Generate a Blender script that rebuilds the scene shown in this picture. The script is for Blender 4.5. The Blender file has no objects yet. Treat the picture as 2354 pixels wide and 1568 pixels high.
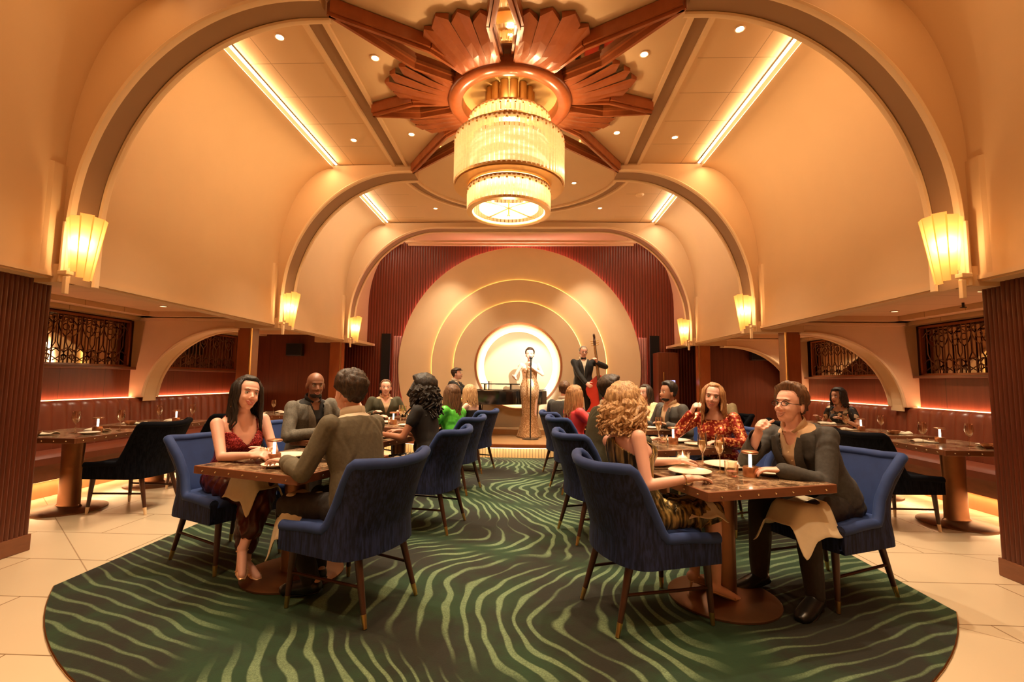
import bpy, bmesh, math, random
import numpy as np
from mathutils import Vector, Matrix
random.seed(7); np.random.seed(7)
S = bpy.context.scene
COL = S.collection
PI = math.pi
def sn(a): return math.sin(a)
def cs(a): return math.cos(a)

# ------------------------------------------------------------------ camera, world, exposure
YAW, PIT, ROL = [math.radians(a) for a in (2.116, 4.818, 0.669)]
cam = bpy.data.cameras.new('camera'); cam.sensor_width = 36; cam.lens = 1070.49 / 2354 * 36; cam.clip_start = .05
camo = bpy.data.objects.new('camera', cam); COL.objects.link(camo); S.camera = camo
_R = Vector((cs(YAW), sn(YAW), 0)); _y = Vector((-sn(YAW), cs(YAW), 0)); _z = Vector((0, 0, 1))
_F = _y * cs(PIT) + _z * sn(PIT); _U = _z * cs(PIT) - _y * sn(PIT)
_Rc = _R * cs(ROL) + _U * sn(ROL); _Uc = _U * cs(ROL) - _R * sn(ROL)
camo.matrix_world = Matrix(((_Rc.x, _Uc.x, -_F.x, .224), (_Rc.y, _Uc.y, -_F.y, 0), (_Rc.z, _Uc.z, -_F.z, 1.3), (0, 0, 0, 1)))
w = bpy.data.worlds.new('world'); S.world = w; w.use_nodes = True
w.node_tree.nodes['Background'].inputs[0].default_value = (1, .6, .3, 1); w.node_tree.nodes['Background'].inputs[1].default_value = .015
S.view_settings.view_transform = 'Standard'; S.view_settings.look = 'None'; S.view_settings.gamma = 1
S.view_settings.use_curve_mapping = False; S.view_settings.exposure = 0.45
S.cycles.use_denoising = True; S.cycles.max_bounces = 7; S.cycles.diffuse_bounces = 4; S.cycles.glossy_bounces = 3
S.cycles.transmission_bounces = 4; S.cycles.transparent_max_bounces = 8; S.cycles.sample_clamp_indirect = 4
S.cycles.caustics_reflective = False; S.cycles.caustics_refractive = False

WARM = (1.0, .66, .34); WHITE = (1.0, .80, .55); AMBER = (1.0, .50, .16); PINK = (1.0, .42, .34)
def light(kind, name, loc, energy, col=WARM, aim=None, size=.1, sy=None, cone=90, blend=.5, spread=None):
    d = bpy.data.lights.new(name, kind); d.energy = energy; d.color = col
    if kind == 'SPOT': d.spot_size = math.radians(cone); d.spot_blend = blend; d.shadow_soft_size = size
    elif kind == 'AREA':
        d.shape = 'RECTANGLE' if sy else 'SQUARE'; d.size = size
        if sy: d.size_y = sy
        if spread: d.spread = math.radians(spread)
    else: d.shadow_soft_size = size
    o = bpy.data.objects.new(name, d); COL.objects.link(o); o.location = loc
    dr = (Vector(aim) - Vector(loc)) if aim else Vector((0, 0, -1))
    o.rotation_euler = dr.to_track_quat('-Z', 'Y').to_euler()
    return o
# places of the recessed lamps (the lamps themselves are built further down)
DOWN = [(-2.05, 3.88), (2.03, 3.87), (-2.06, 5.69), (2.03, 5.68), (-1.275, 4.17), (1.28, 4.17), (-1.275, 5.56), (1.285, 5.56),
        (-2.06, 6.89), (2.03, 6.89), (-1.48, 8.09), (1.46, 8.09), (.9, 7.03), (-.9, 7.03), (-1.49, 9.35), (1.46, 9.35)]
NEARDOWN = [(-2.05, 1.2), (2.05, 1.2), (0, .6), (-2.05, 2.6), (2.05, 2.6), (-.7, 2.3), (.7, 2.3)]
AISLE = [(-4.45, 4.47), (-4.47, 5.75), (4.68, 5.8), (4.7, 8.4), (-4.4, 7.6), (4.5, 4.5), (4.6, 7.2)]
ZC = 4.37
for x, y in DOWN: light('SPOT', 'downlight_beam', (x, y, ZC - .02), 210, WHITE, size=.04, cone=75, blend=.8)
for x, y in NEARDOWN: light('SPOT', 'downlight_beam', (x, y, ZC - .02), 135, (1, .70, .42), size=.04, cone=80, blend=.8)
for x, y in AISLE: light('SPOT', 'aisle_beam', (x, y, 2.17), 55, WHITE, size=.03, cone=105, blend=.9)
light('SPOT', 'stage_spot_or_fill', (2.05, 3.88, 4.30), 2600, (1, .9, .75), aim=(.15, 9.4, 1.5), size=.02, cone=14, blend=.3)
light('SPOT', 'stage_spot_or_fill', (-1.4, 5.6, 4.3), 110, (1, .75, .5), aim=(-1.1, 9.3, 1.0), size=.05, cone=14, blend=.6)
light('SPOT', 'stage_spot_or_fill', (1.4, 5.6, 4.3), 110, (1, .75, .5), aim=(1.4, 9.3, 1.1), size=.05, cone=14, blend=.6)
light('SPOT', 'stage_spot_or_fill', (0, 5.9, 4.3), 260, (1, .78, .52), aim=(0, 9.9, 1.2), size=.05, cone=34, blend=.8)  # added wash that brightens the stage floor and lower shell
light('SPOT', 'stage_spot_or_fill', (-.6, 5.9, 4.3), 420, (1, .9, .72), aim=(0, 9.8, 1.6), size=.05, cone=22, blend=.6)  # extra fill added to brighten the centre disc
# the strip lamps along the coves
for s in (-1, 1):
    for y0, y1 in ((3.6, 6.3), (6.8, 8.7), (9.1, 9.9), (-2, 3.2)):
        light('AREA', 'slot_light', (s * 2.55, (y0 + y1) / 2, ZC - .035), 2.2 * (y1 - y0) * (.4 if y1 in (3.2, 9.9) else 1), WARM if y0 < 6 else WHITE, aim=(0, (y0 + y1) / 2, ZC - .02), size=.03, sy=y1 - y0)
    for y0, y1 in ((3.6, 6.3), (6.8, 8.7), (9.1, 9.6)):
        light('AREA', 'cove_strip_light', (s * 2.60, (y0 + y1) / 2, ZC - .05), 7.5 * (y1 - y0), WARM if y0 < 6 else (1, .84, .62), aim=(s * 2.9, (y0 + y1) / 2, 3.2), size=.04, sy=y1 - y0, spread=170)
    light('AREA', 'cove_strip_light', (s * 2.60, .5, ZC - .05), 17, (1, .56, .22), aim=(s * 2.9, .5, 3.2), size=.04, sy=5.2, spread=170)
for o in COL.objects:
    if o.name.startswith('slot_light'): o.rotation_euler = Matrix.Rotation(math.radians(96 if o.location.x > 0 else -96), 4, 'Y').to_euler()
    if o.name.startswith('cove_strip_light'):   # long side along the room
        o.rotation_euler = (Matrix.Rotation(math.radians(-15 if o.location.x > 0 else 15), 4, 'Y')).to_euler()
for k in range(6): light('POINT', 'ceiling_fill', (.49 * cs(k * PI / 3), 4.70 + .49 * sn(k * PI / 3), 3.84), 7, WARM, size=.03)  # added fill points that brighten the ceiling, not lamps of the chandelier
light('POINT', 'chandelier_bulb', (0, 4.70, 3.55), 60, WARM, size=.05)
light('POINT', 'chandelier_bulb', (0, 4.70, 2.92), 14, WARM, size=.03)

# ------------------------------------------------------------------ materials
def lin(h):
    h = h.lstrip('#'); c = [int(h[i:i + 2], 16) / 255 for i in (0, 2, 4)]
    return tuple((v / 12.92 if v <= .04045 else ((v + .055) / 1.055) ** 2.4) for v in c) + (1,)
class NT:
    def __init__(s, name):
        s.m = bpy.data.materials.new(name); s.m.use_nodes = True; s.t = s.m.node_tree; s.n = s.t.nodes
        s.p = s.n['Principled BSDF']; s.out = s.n['Material Output']
    def add(s, typ, **kw):
        n = s.n.new(typ)
        for k, v in kw.items():
            if k in n.inputs: n.inputs[k].default_value = v
            else: setattr(n, k, v)
        return n
    def link(s, a, b): s.t.links.new(a, b)
    def math(s, op, a, b=None, c=None):
        n = s.n.new('ShaderNodeMath'); n.operation = op
        for i, v in enumerate((a, b, c)):
            if v is None: continue
            if isinstance(v, (int, float)): n.inputs[i].default_value = v
            else: s.link(v, n.inputs[i])
        return n.outputs[0]
    def mix(s, f, a, b):
        n = s.n.new('ShaderNodeMix'); n.data_type = 'RGBA'
        for i, v in ((0, f), (6, a), (7, b)):
            if isinstance(v, (int, float, tuple)): n.inputs[i].default_value = v
            else: s.link(v, n.inputs[i])
        return n.outputs[2]
    def ramp(s, f, p0, p1):
        n = s.n.new('ShaderNodeMapRange'); n.interpolation_type = 'SMOOTHSTEP'
        s.link(f, n.inputs[0]); n.inputs[1].default_value = p0; n.inputs[2].default_value = p1
        return n.outputs[0]
    def obj(s, scale=(1, 1, 1), world=False):
        tc = s.n.new('ShaderNodeNewGeometry') if world else s.n.new('ShaderNodeTexCoord')
        mp = s.n.new('ShaderNodeMapping'); mp.inputs['Scale'].default_value = scale
        s.link(tc.outputs['Position'] if world else tc.outputs['Object'], mp.inputs[0]); return mp.outputs[0]
    def noise(s, vec, scale, detail=2, rough=.5):
        n = s.n.new('ShaderNodeTexNoise'); n.inputs['Scale'].default_value = scale; n.inputs['Detail'].default_value = detail
        n.inputs['Roughness'].default_value = rough; s.link(vec, n.inputs['Vector']); return n.outputs['Fac']
    def bump(s, h, st=.2, dist=.01):
        b = s.n.new('ShaderNodeBump'); b.inputs['Strength'].default_value = st; b.inputs['Distance'].default_value = dist
        s.link(h, b.inputs['Height']); s.link(b.outputs[0], s.p.inputs['Normal'])
    def set(s, **kw):
        for k, v in kw.items():
            i = s.p.inputs[k.replace('_', ' ')]
            if isinstance(v, (int, float, tuple)): i.default_value = v
            else: s.link(v, i)
        return s
def var(c, k): return (c[0] * k, c[1] * k, c[2] * k, 1)
MATS = {}
def basic(name, col, rough=.5, metal=0, vary=.15, scale=6, bump=0, stretch=(1, 1, 1), world=False, sheen=0, spec=.5, coat=0):
    if name in MATS: return MATS[name]
    t = NT(name); c = lin(col) if isinstance(col, str) else col
    v = t.obj(stretch, world); f = t.noise(v, scale, 3)
    t.set(Base_Color=t.mix(f, var(c, 1 - vary), var(c, 1 + vary)), Roughness=rough, Metallic=metal)
    t.p.inputs['Specular IOR Level'].default_value = spec
    if sheen: t.p.inputs['Sheen Weight'].default_value = sheen; t.p.inputs['Sheen Roughness'].default_value = .4; t.p.inputs['Sheen Tint'].default_value = var(c, 3)
    if coat: t.p.inputs['Coat Weight'].default_value = coat; t.p.inputs['Coat Roughness'].default_value = .1
    if bump: t.bump(f, bump, .01)
    MATS[name] = t.m; return t.m
def glow(name, col, st, vary=0):
    if name in MATS: return MATS[name]
    t = NT(name); c = col if not isinstance(col, str) else lin(col)
    if len(c) == 3: c = c + (1,)
    f = t.noise(t.obj(), 9, 1)
    t.set(Base_Color=(.8, .7, .5, 1), Emission_Color=t.mix(f, var(c, 1 - vary), c), Emission_Strength=st); MATS[name] = t.m; return t.m

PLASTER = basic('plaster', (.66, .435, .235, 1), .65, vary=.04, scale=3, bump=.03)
TAN = basic('tan_band', (.30, .165, .075, 1), .6, vary=.06, scale=4)  # darker tan for the arch undersides and ceiling bands
CREAM = basic('cream_trim', (.80, .57, .33, 1), .5, vary=.04, scale=5)
def fluted(name, c1, c2, pitch, axis='XY', rough=.35, depth=.01, rv=.5):
    t = NT(name); g = t.n.new('ShaderNodeNewGeometry'); sx = t.n.new('ShaderNodeSeparateXYZ'); t.link(g.outputs['Position'], sx.inputs[0])
    a = sx.outputs[0] if axis == 'X' else sx.outputs[1] if axis == 'Y' else t.math('ADD', sx.outputs[0], sx.outputs[1])
    w_ = t.math('ABSOLUTE', t.math('SINE', t.math('MULTIPLY', a, PI / pitch)))
    v = t.obj((14, 14, .8), True); f = t.noise(v, 2.2, 4, .6)
    c = t.mix(f, c1, c2); dark = t.mix(t.ramp(w_, 0, rv), (.3, .3, .3, 1), (1, 1, 1, 1))
    m = t.n.new('ShaderNodeMix'); m.data_type = 'RGBA'; m.blend_type = 'MULTIPLY'; m.inputs[0].default_value = 1
    t.link(c, m.inputs[6]); t.link(dark, m.inputs[7])
    t.set(Base_Color=m.outputs[2], Roughness=rough); t.bump(w_, .7, depth); MATS[name] = t.m; return t.m
WOODF = fluted('fluted_mahogany', (.055, .012, .006, 1), (.17, .038, .014, 1), .03)
WOODP = fluted('panel_mahogany', (.085, .018, .008, 1), (.20, .048, .018, 1), .6, depth=.002, rv=.03)
WOODX = fluted('stage_mahogany', (.10, .016, .008, 1), (.24, .04, .017, 1), .06, 'X')
def wood(name, c1, c2, st=(3, 3, 25), rough=.3):
    if name in MATS: return MATS[name]
    t = NT(name); f = t.noise(t.obj(st), 1.5, 5, .6); t.set(Base_Color=t.mix(f, c1, c2), Roughness=rough); t.bump(f, .05, .005); MATS[name] = t.m; return t.m
WOODSTAR = wood('star_mahogany', (.22, .05, .014, 1), (.42, .12, .035, 1), (5, 5, 2), .25)
WOODLEG = wood('dark_walnut', (.035, .012, .006, 1), (.075, .026, .012, 1), (20, 20, 2), .35)
BRASS = basic('brass', (.75, .45, .16, 1), .3, 1, vary=.08, scale=20)
BRONZE = basic('bronze', (.24, .11, .05, 1), .38, .8, vary=.2, scale=9)
COPPER = basic('copper', (.62, .30, .16, 1), .3, .9, vary=.1, scale=20)
BLACKP = basic('black_paint', (.012, .011, .010, 1), .3, vary=.2, scale=9)
MIRR = basic('tinted_mirror', (.62, .50, .36, 1), .04, 1, vary=.03, scale=2)
def velvet(name, c, streak=0, sh=.3):
    t = NT(name); v = t.obj((1, 1, .12) if streak else (1, 1, 1)); f = t.noise(v, 70 if streak else 14, 3, .6)
    f2 = t.noise(t.obj(), 5, 2)
    k = .75 if streak else .35
    col = t.mix(t.ramp(f, .36, .64) if streak else f, var(c, 1 - k), var(c, 1.9 if streak else 1 + k)); col = t.mix(t.math('MULTIPLY', f2, .5), col, var(c, 1.6))
    t.set(Base_Color=col, Roughness=.75); t.p.inputs['Sheen Weight'].default_value = sh; t.p.inputs['Specular IOR Level'].default_value = .3 if sh > .1 else .05; t.p.inputs['Sheen Roughness'].default_value = .3
    t.p.inputs['Sheen Tint'].default_value = (min(1, c[0] * 6 + .05), min(1, c[1] * 5 + .05), min(1, c[2] * 2.5 + .06), 1)
    t.bump(f, .6 if streak else .12, .006 if streak else .003); MATS[name] = t.m; return t.m
BLUE = velvet('blue_velvet', (.020, .040, .135, 1), 0, .45); BLUEF = velvet('blue_fringe', (.009, .015, .050, 1), 1, .18)
BLACKV = velvet('black_velvet', (.004, .0045, .007, 1), 0, .03); BLACKF = velvet('black_fringe', (.003, .0035, .006, 1), 1, .03)
LEATHER = basic('oxblood_leather', (.20, .045, .018, 1), .38, vary=.2, scale=5)
MARBLE = None
def marble(name, c1, c2):
    t = NT(name); v = t.obj(); f = t.noise(v, 9, 8, .72); f2 = t.noise(v, 26, 5, .7)
    k = t.ramp(t.math('ADD', t.math('MULTIPLY', f, .7), t.math('MULTIPLY', f2, .3)), .42, .62)
    t.set(Base_Color=t.mix(k, c1, c2), Roughness=.14); MATS[name] = t.m; return t.m
MARBLE = marble('brown_marble', (.07, .035, .018, 1), (.50, .33, .19, 1))
TWOOD = wood('table_edge_wood', (.12, .04, .018, 1), (.26, .095, .04, 1), (4, 4, 14), .35)
CHINA = basic('porcelain', (.86, .76, .60, 1), .2, vary=.03)
LINEN = basic('napkin_linen', (.78, .66, .46, 1), .8, vary=.06, scale=30, bump=.1)
def glass(name, tint=(1, .95, .88, 1), rim=.5):
    t = NT(name); n = t.n; tr = n.new('ShaderNodeBsdfTransparent'); tr.inputs[0].default_value = tint
    gl = n.new('ShaderNodeBsdfGlossy'); gl.inputs['Roughness'].default_value = .06; gl.inputs[0].default_value = (1, .92, .8, 1)
    lw = n.new('ShaderNodeLayerWeight'); lw.inputs[0].default_value = rim; f = t.noise(t.obj(), 25, 2)
    k = t.math('ADD', t.math('MULTIPLY', lw.outputs['Facing'], .8), t.math('MULTIPLY', f, .16))
    mx = n.new('ShaderNodeMixShader'); t.link(k, mx.inputs[0]); t.link(tr.outputs[0], mx.inputs[1]); t.link(gl.outputs[0], mx.inputs[2])
    t.link(mx.outputs[0], t.out.inputs[0]); MATS[name] = t.m; return t.m
GLASS = glass('clear_glass'); PGLASS = glass('rosy_glass', (.85, .6, .55, 1))

# ------------------------------------------------------------------ mesh helpers
class M:
    def __init__(s): s.v = []; s.f = []; s.mi = []; s.cur = 0
    def av(s, vs): b = len(s.v); s.v += [tuple(p) for p in vs]; return b
    def af(s, fs): s.f += fs; s.mi += [s.cur] * len(fs)
    def box(s, c, d, rz=0, T=None):
        x, y, z = d[0] / 2, d[1] / 2, d[2] / 2; R = Matrix.Rotation(rz, 3, 'Z')
        vs = [Vector(c) + R @ Vector(p) for p in ((-x, -y, -z), (x, -y, -z), (x, y, -z), (-x, y, -z), (-x, -y, z), (x, -y, z), (x, y, z), (-x, y, z))]
        if T: vs = [T @ p for p in vs]
        b = s.av(vs); s.af([tuple(b + i for i in q) for q in ((3, 2, 1, 0), (4, 5, 6, 7), (0, 1, 5, 4), (1, 2, 6, 5), (2, 3, 7, 6), (3, 0, 4, 7))]); return s
    def rings(s, rs, close=True, caps=True):
        n = len(rs[0]); b = s.av([p for r in rs for p in r])
        for i in range(len(rs) - 1):
            for j in range(n if close else n - 1):
                k = (j + 1) % n; s.af([(b + i * n + j, b + i * n + k, b + (i + 1) * n + k, b + (i + 1) * n + j)])
        if caps and close: s.af([tuple(b + j for j in range(n))[::-1], tuple(b + (len(rs) - 1) * n + j for j in range(n))])
        return s
    def tube(s, pts, rad, n=10, flat=None, caps=True):
        pts = [Vector(p) for p in pts]; rad = rad if isinstance(rad, (list, tuple)) else [rad] * len(pts); rs = []; pu = None
        for i, p in enumerate(pts):
            d = (pts[min(i + 1, len(pts) - 1)] - pts[max(i - 1, 0)]).normalized()
            if pu is None: pu = d.orthogonal().normalized() if flat is None else (Vector(flat) - d * d.dot(Vector(flat))).normalized()
            u = (pu - d * d.dot(pu)).normalized(); pu = u; v = d.cross(u); r = rad[i]
            ru, rv = r if isinstance(r, (tuple, list)) else (r, r)
            rs.append([p + u * ru * cs(a) + v * rv * sn(a) for a in [2 * PI * k / n for k in range(n)]])
        return s.rings(rs, caps=caps)
    def cyl(s, a, b, r, r2=None, n=16): return s.tube([a, b], [r, r if r2 is None else r2], n)
    def lathe(s, prof, c=(0, 0, 0), n=24, sx=1, sy=1):
        rs = [[(c[0] + r * sx * cs(2 * PI * k / n), c[1] + r * sy * sn(2 * PI * k / n), c[2] + z) for k in range(n)] for r, z in prof]
        return s.rings(rs)
    def annul(s, prof, n=48, c=(0, 0, 0)):
        rs = [[(c[0] + r * cs(2 * PI * k / n), c[1] + r * sn(2 * PI * k / n), c[2] + z) for k in range(n)] for r, z in prof + [prof[0]]]
        return s.rings(rs, caps=False)
    def ball(s, c, r, n=12, m=8, R=None):
        c = Vector(c); r = r if isinstance(r, (tuple, list)) else (r, r, r); rs = []
        for i in range(m + 1):
            t = PI * (i + .02) / (m + .04) ; rs.append([(sn(t) * cs(2 * PI * k / n) * r[0], sn(t) * sn(2 * PI * k / n) * r[1], -cs(t) * r[2]) for k in range(n)])
        rs = [[(c + (R @ Vector(p) if R else Vector(p))) for p in q] for q in rs]
        return s.rings(rs)
    def prism(s, pts, plane, a, b):
        # pts 2-D outline; plane 'XZ' extruded along y, 'XY' along z, 'YZ' along x
        f = {'XZ': lambda p, t: (p[0], t, p[1]), 'XY': lambda p, t: (p[0], p[1], t), 'YZ': lambda p, t: (t, p[0], p[1])}[plane]
        n = len(pts); B = s.av([f(p, a) for p in pts] + [f(p, b) for p in pts])
        s.af([tuple(B + i for i in range(n)), tuple(B + n + i for i in range(n))[::-1]] + [(B + i, B + n + i, B + n + (i + 1) % n, B + (i + 1) % n) for i in range(n)]); return s
    def grid(s, fn, nu, nv):
        b = s.av([fn(i / nu, j / nv) for i in range(nu + 1) for j in range(nv + 1)])
        s.af([(b + i * (nv + 1) + j, b + (i + 1) * (nv + 1) + j, b + (i + 1) * (nv + 1) + j + 1, b + i * (nv + 1) + j + 1) for i in range(nu) for j in range(nv)]); return s
    def mesh(s, name):
        me = bpy.data.meshes.new(name); me.from_pydata(s.v, [], s.f); return me
    def build(s, name, mat, parent=None, smooth=True, bevel=0, label=None, fix=True, auto=40, sub=0, solid=0):
        me = s.mesh(name)
        mats = mat if isinstance(mat, (list, tuple)) else [mat]
        for m_ in mats: me.materials.append(m_)
        if len(mats) > 1: me.polygons.foreach_set('material_index', s.mi)
        if fix:
            bm = bmesh.new(); bm.from_mesh(me); bmesh.ops.recalc_face_normals(bm, faces=bm.faces); bm.to_mesh(me); bm.free()
        if smooth:
            me.polygons.foreach_set('use_smooth', [True] * len(me.polygons))
            if auto and hasattr(me, 'set_sharp_from_angle'): me.set_sharp_from_angle(angle=math.radians(auto))
        me.update(); o = bpy.data.objects.new(name, me); COL.objects.link(o)
        if parent: o.parent = parent
        if bevel:
            b = o.modifiers.new('bevel', 'BEVEL'); b.width = bevel; b.segments = 2; b.limit_method = 'ANGLE'; b.harden_normals = False
        if sub: q = o.modifiers.new('sub', 'SUBSURF'); q.levels = sub; q.render_levels = sub
        if solid: q = o.modifiers.new('solid', 'SOLIDIFY'); q.thickness = solid; q.offset = 0
        if label: o['label'] = label
        return o
def thing(name, label, cat, loc=(0, 0, 0), rz=0, group=None):
    o = bpy.data.objects.new(name, None); o.empty_display_size = .1; COL.objects.link(o); o.location = loc; o.rotation_euler = (0, 0, rz)
    o['label'] = label; o['category'] = cat
    if group: o['group'] = group
    return o
def tag(o, label, cat, group=None):
    o['label'] = label; o['category'] = cat
    if group: o['group'] = group
    return o
def struct(o, label=None, cat=None):
    o['kind'] = 'structure'
    if label: o['label'] = label; o['category'] = cat or 'wall'
    return o
def dup(root, loc, rz, label=None, group=None, swap=None):
    kids = {}
    for o in ALLK(root): pass
    r = root.copy(); COL.objects.link(r); r.location = loc; r.rotation_euler = (0, 0, rz)
    if label: r['label'] = label
    if group: r['group'] = group
    def rec(a, b):
        for ch in list(a.children):
            c = ch.copy(); COL.objects.link(c); c.parent = b
            if swap and c.type == 'MESH':
                c.data = swap(c)
            rec(ch, c)
    rec(root, r); return r
def ALLK(o): return list(o.children)

# ================================================================== ROOM
LX = 5.4          # outer walls of the side aisles
YB = 10.15        # back wall
YN = -2.6         # wall behind the viewer
# floor: big cream tiles
t = NT('floor_tile'); g = t.obj((1, 1, 1), True)
mp = t.n.new('ShaderNodeMapping'); mp.inputs['Rotation'].default_value = (0, 0, .0); t.link(g, mp.inputs[0])
br = t.n.new('ShaderNodeTexBrick'); br.inputs['Scale'].default_value = 1; br.inputs['Brick Width'].default_value = 1.1; br.inputs['Row Height'].default_value = .55
br.inputs['Mortar Size'].default_value = .004; br.inputs['Mortar Smooth'].default_value = .1; br.inputs['Color1'].default_value = (.72, .58, .40, 1); br.inputs['Color2'].default_value = (.66, .53, .36, 1); br.inputs['Mortar'].default_value = (.2, .12, .06, 1)
t.link(mp.outputs[0], br.inputs[0]); f = t.noise(g, 1.4, 5, .6); sxx = t.n.new('ShaderNodeSeparateXYZ'); t.link(g, sxx.inputs[0])
dd = t.math('ABSOLUTE', t.math('SUBTRACT', t.math('FRACT', t.math('MULTIPLY', t.math('ADD', sxx.outputs[0], t.math('MULTIPLY', sxx.outputs[1], 1.25)), .42)), .5))
line = t.ramp(dd, .0035, .001)
t.set(Base_Color=t.mix(t.math('MULTIPLY', line, .7), t.mix(t.math('MULTIPLY', f, .35), br.outputs[0], (.55, .40, .25, 1)), (.25, .15, .08, 1)), Roughness=.22)
FLOOR = t.m
m = M(); m.box((0, 4, -.05), (13, 14, .1)); struct(m.build('floor', FLOOR, smooth=False))
# carpet
t = NT('green_swirl_carpet'); g = t.n.new('ShaderNodeNewGeometry'); sx = t.n.new('ShaderNodeSeparateXYZ'); t.link(g.outputs['Position'], sx.inputs[0])
X, Y = sx.outputs[0], sx.outputs[1]; v = t.obj((1, 1, 1), True); nz = t.noise(v, 1.1, 2); nz2 = t.noise(v, 5, 3, .7)
aX = t.math('ABSOLUTE', X); S2 = t.math
# long fan lines towards the sides
phA = S2('ADD', S2('ADD', Y, S2('MULTIPLY', S2('MULTIPLY', aX, aX), -.10)), S2('ADD', S2('MULTIPLY', nz, .35), S2('MULTIPLY', nz2, .012)))
wA = t.math('SINE', S2('MULTIPLY', phA, 2 * PI / .095))
# rows of C-shaped plumes in the middle, each row bending the other way
yy = S2('DIVIDE', S2('ADD', S2('ADD', Y, .62), S2('MULTIPLY', S2('SINE', S2('ADD', S2('MULTIPLY', X, 2.0), .5)), .30)), 1.45)
fr = S2('FRACT', yy); dr = S2('SUBTRACT', 1, S2('MULTIPLY', S2('FLOORED_MODULO', S2('FLOOR', yy), 2), 2)) if False else S2('SUBTRACT', 1, S2('MULTIPLY', S2('GREATER_THAN', S2('FRACT', S2('MULTIPLY', yy, .5)), .5), 2))
arcb = S2('SINE', S2('MULTIPLY', fr, PI))
phB = S2('ADD', S2('ADD', S2('MULTIPLY', X, S2('ADD', .8, S2('MULTIPLY', fr, .45))), S2('MULTIPLY', S2('MULTIPLY', dr, arcb), .36)), S2('ADD', S2('MULTIPLY', S2('MULTIPLY', fr, dr), -.30), S2('ADD', S2('MULTIPLY', nz, .7), S2('MULTIPLY', nz2, .018))))
wB = t.math('SINE', S2('MULTIPLY', phB, 2 * PI / .125))
seam = S2('SUBTRACT', aX, S2('ADD', 1.50, S2('MULTIPLY', S2('SINE', S2('MULTIPLY', Y, 1.9)), .28)))
mA = t.ramp(seam, .02, .30); mB = S2('MULTIPLY', t.ramp(seam, -.02, -.30), t.ramp(arcb, .02, .40))
fade = t.noise(v, 1.3, 1); fz = t.math('ADD', t.math('MULTIPLY', fade, 2.2), -1.12)
sA = S2('MULTIPLY', t.ramp(S2('ADD', wA, S2('MULTIPLY', fz, .7)), .45, .95), S2('MULTIPLY', mA, .75)); sB = S2('MULTIPLY', t.ramp(S2('ADD', wB, S2('MULTIPLY', fz, 1.3)), .38, .9), mB)
st = S2('ADD', sA, sB)
fine = t.noise(v, 130, 3, .9); sp = t.ramp(fine, .25, .75)
st = t.math('MULTIPLY', st, t.math('ADD', .25, t.math('MULTIPLY', sp, .75)))
base = t.mix(t.ramp(S2('ADD', S2('MULTIPLY', fade, .7), S2('MULTIPLY', nz2, .3)), .40, .62), (.009, .009, .004, 1), (.010, .036, .011, 1))
t.set(Base_Color=t.mix(st, base, (.19, .27, .14, 1)), Roughness=.9); t.bump(fine, .35, .006)
CARPET = t.m
R_ = 3.4; cy = 4.97; a0 = math.atan2(2.87 - cy, -2.68); a1 = math.atan2(2.87 - cy, 2.68)
arc = [(R_ * cs(a0 + (a1 - a0) * i / 40), cy + R_ * sn(a0 + (a1 - a0) * i / 40)) for i in range(41)]
out = arc + [(2.68, 7.9), (-2.68, 7.9)]
m = M(); m.prism(out, 'XY', .0, .012); cp = m.build('carpet', CARPET, smooth=False)
tag(cp, 'green carpet with sage swirling stripes laid on the cream tile floor', 'carpet')
m = M(); m.tube([(x, y, .006) for x, y in out + [out[0]]], .006, 6); m.build('carpet_edging', BRASS, cp, label='thin gold edging')

def arc_pts(cx=1.6, cz=2.4, rx=1.68, rz=1.87, n=28, z0=2.0, x1=1.46):
    p = [(cx + rx, z0)] + [(cx + rx * cs(PI / 2 * i / n), cz + rz * sn(PI / 2 * i / n)) for i in range(n + 1)] + [(x1, cz + rz)]
    return p
AP = arc_pts()
# --- the side walls of the hall, cove curve and light slot
def cove_profile():
    p = [(3.36, 2.02), (3.36, 2.9)]
    p += [(2.62 + .74 * cs(PI / 2 * i / 14), 2.9 + 1.42 * sn(PI / 2 * i / 14)) for i in range(1, 15)]
    return p + [(2.62, 4.42)]
CP_ = cove_profile()
for s, nm in ((-1, 'left'), (1, 'right')):
    m = M()
    n = len(CP_); b = m.av([(s * x, YN, z) for x, z in CP_] + [(s * x, YB, z) for x, z in CP_])
    m.af([(b + i, b + n + i, b + n + i + 1, b + i + 1) for i in range(n - 1)])
    # lower return to the aisle soffit and small bead
    m.box((s * 3.42, (YN + YB) / 2, 2.045), (.14, YB - YN, .05))
    m.box((s * 3.35, (YN + YB) / 2, 2.05), (.04, YB - YN, .03))
    struct(m.build('wall_' + nm, PLASTER, smooth=True))
# ceiling with thin panel seams
t = NT('ceiling_plaster'); g = t.n.new('ShaderNodeNewGeometry'); sx = t.n.new('ShaderNodeSeparateXYZ'); t.link(g.outputs['Position'], sx.inputs[0])
ax = t.math('ABSOLUTE', sx.outputs[0])
l1 = t.ramp(t.math('ABSOLUTE', t.math('SUBTRACT', ax, 2.33)), .006, .002)
l2 = t.ramp(t.math('ABSOLUTE', t.math('SUBTRACT', t.math('FRACT', t.math('DIVIDE', t.math('ADD', sx.outputs[1], .35), .54)), .5)), .012, .004)
l2 = t.math('MULTIPLY', l2, t.math('GREATER_THAN', ax, 1.8))
ln = t.math('MAXIMUM', l1, l2); f = t.noise(t.obj((1, 1, 1), True), 2, 2)
t.set(Base_Color=t.mix(t.math('MULTIPLY', ln, .6), t.mix(f, (.66, .44, .24, 1), (.72, .49, .27, 1)), (.2, .1, .04, 1)), Roughness=.6)
CEIL = t.m
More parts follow.
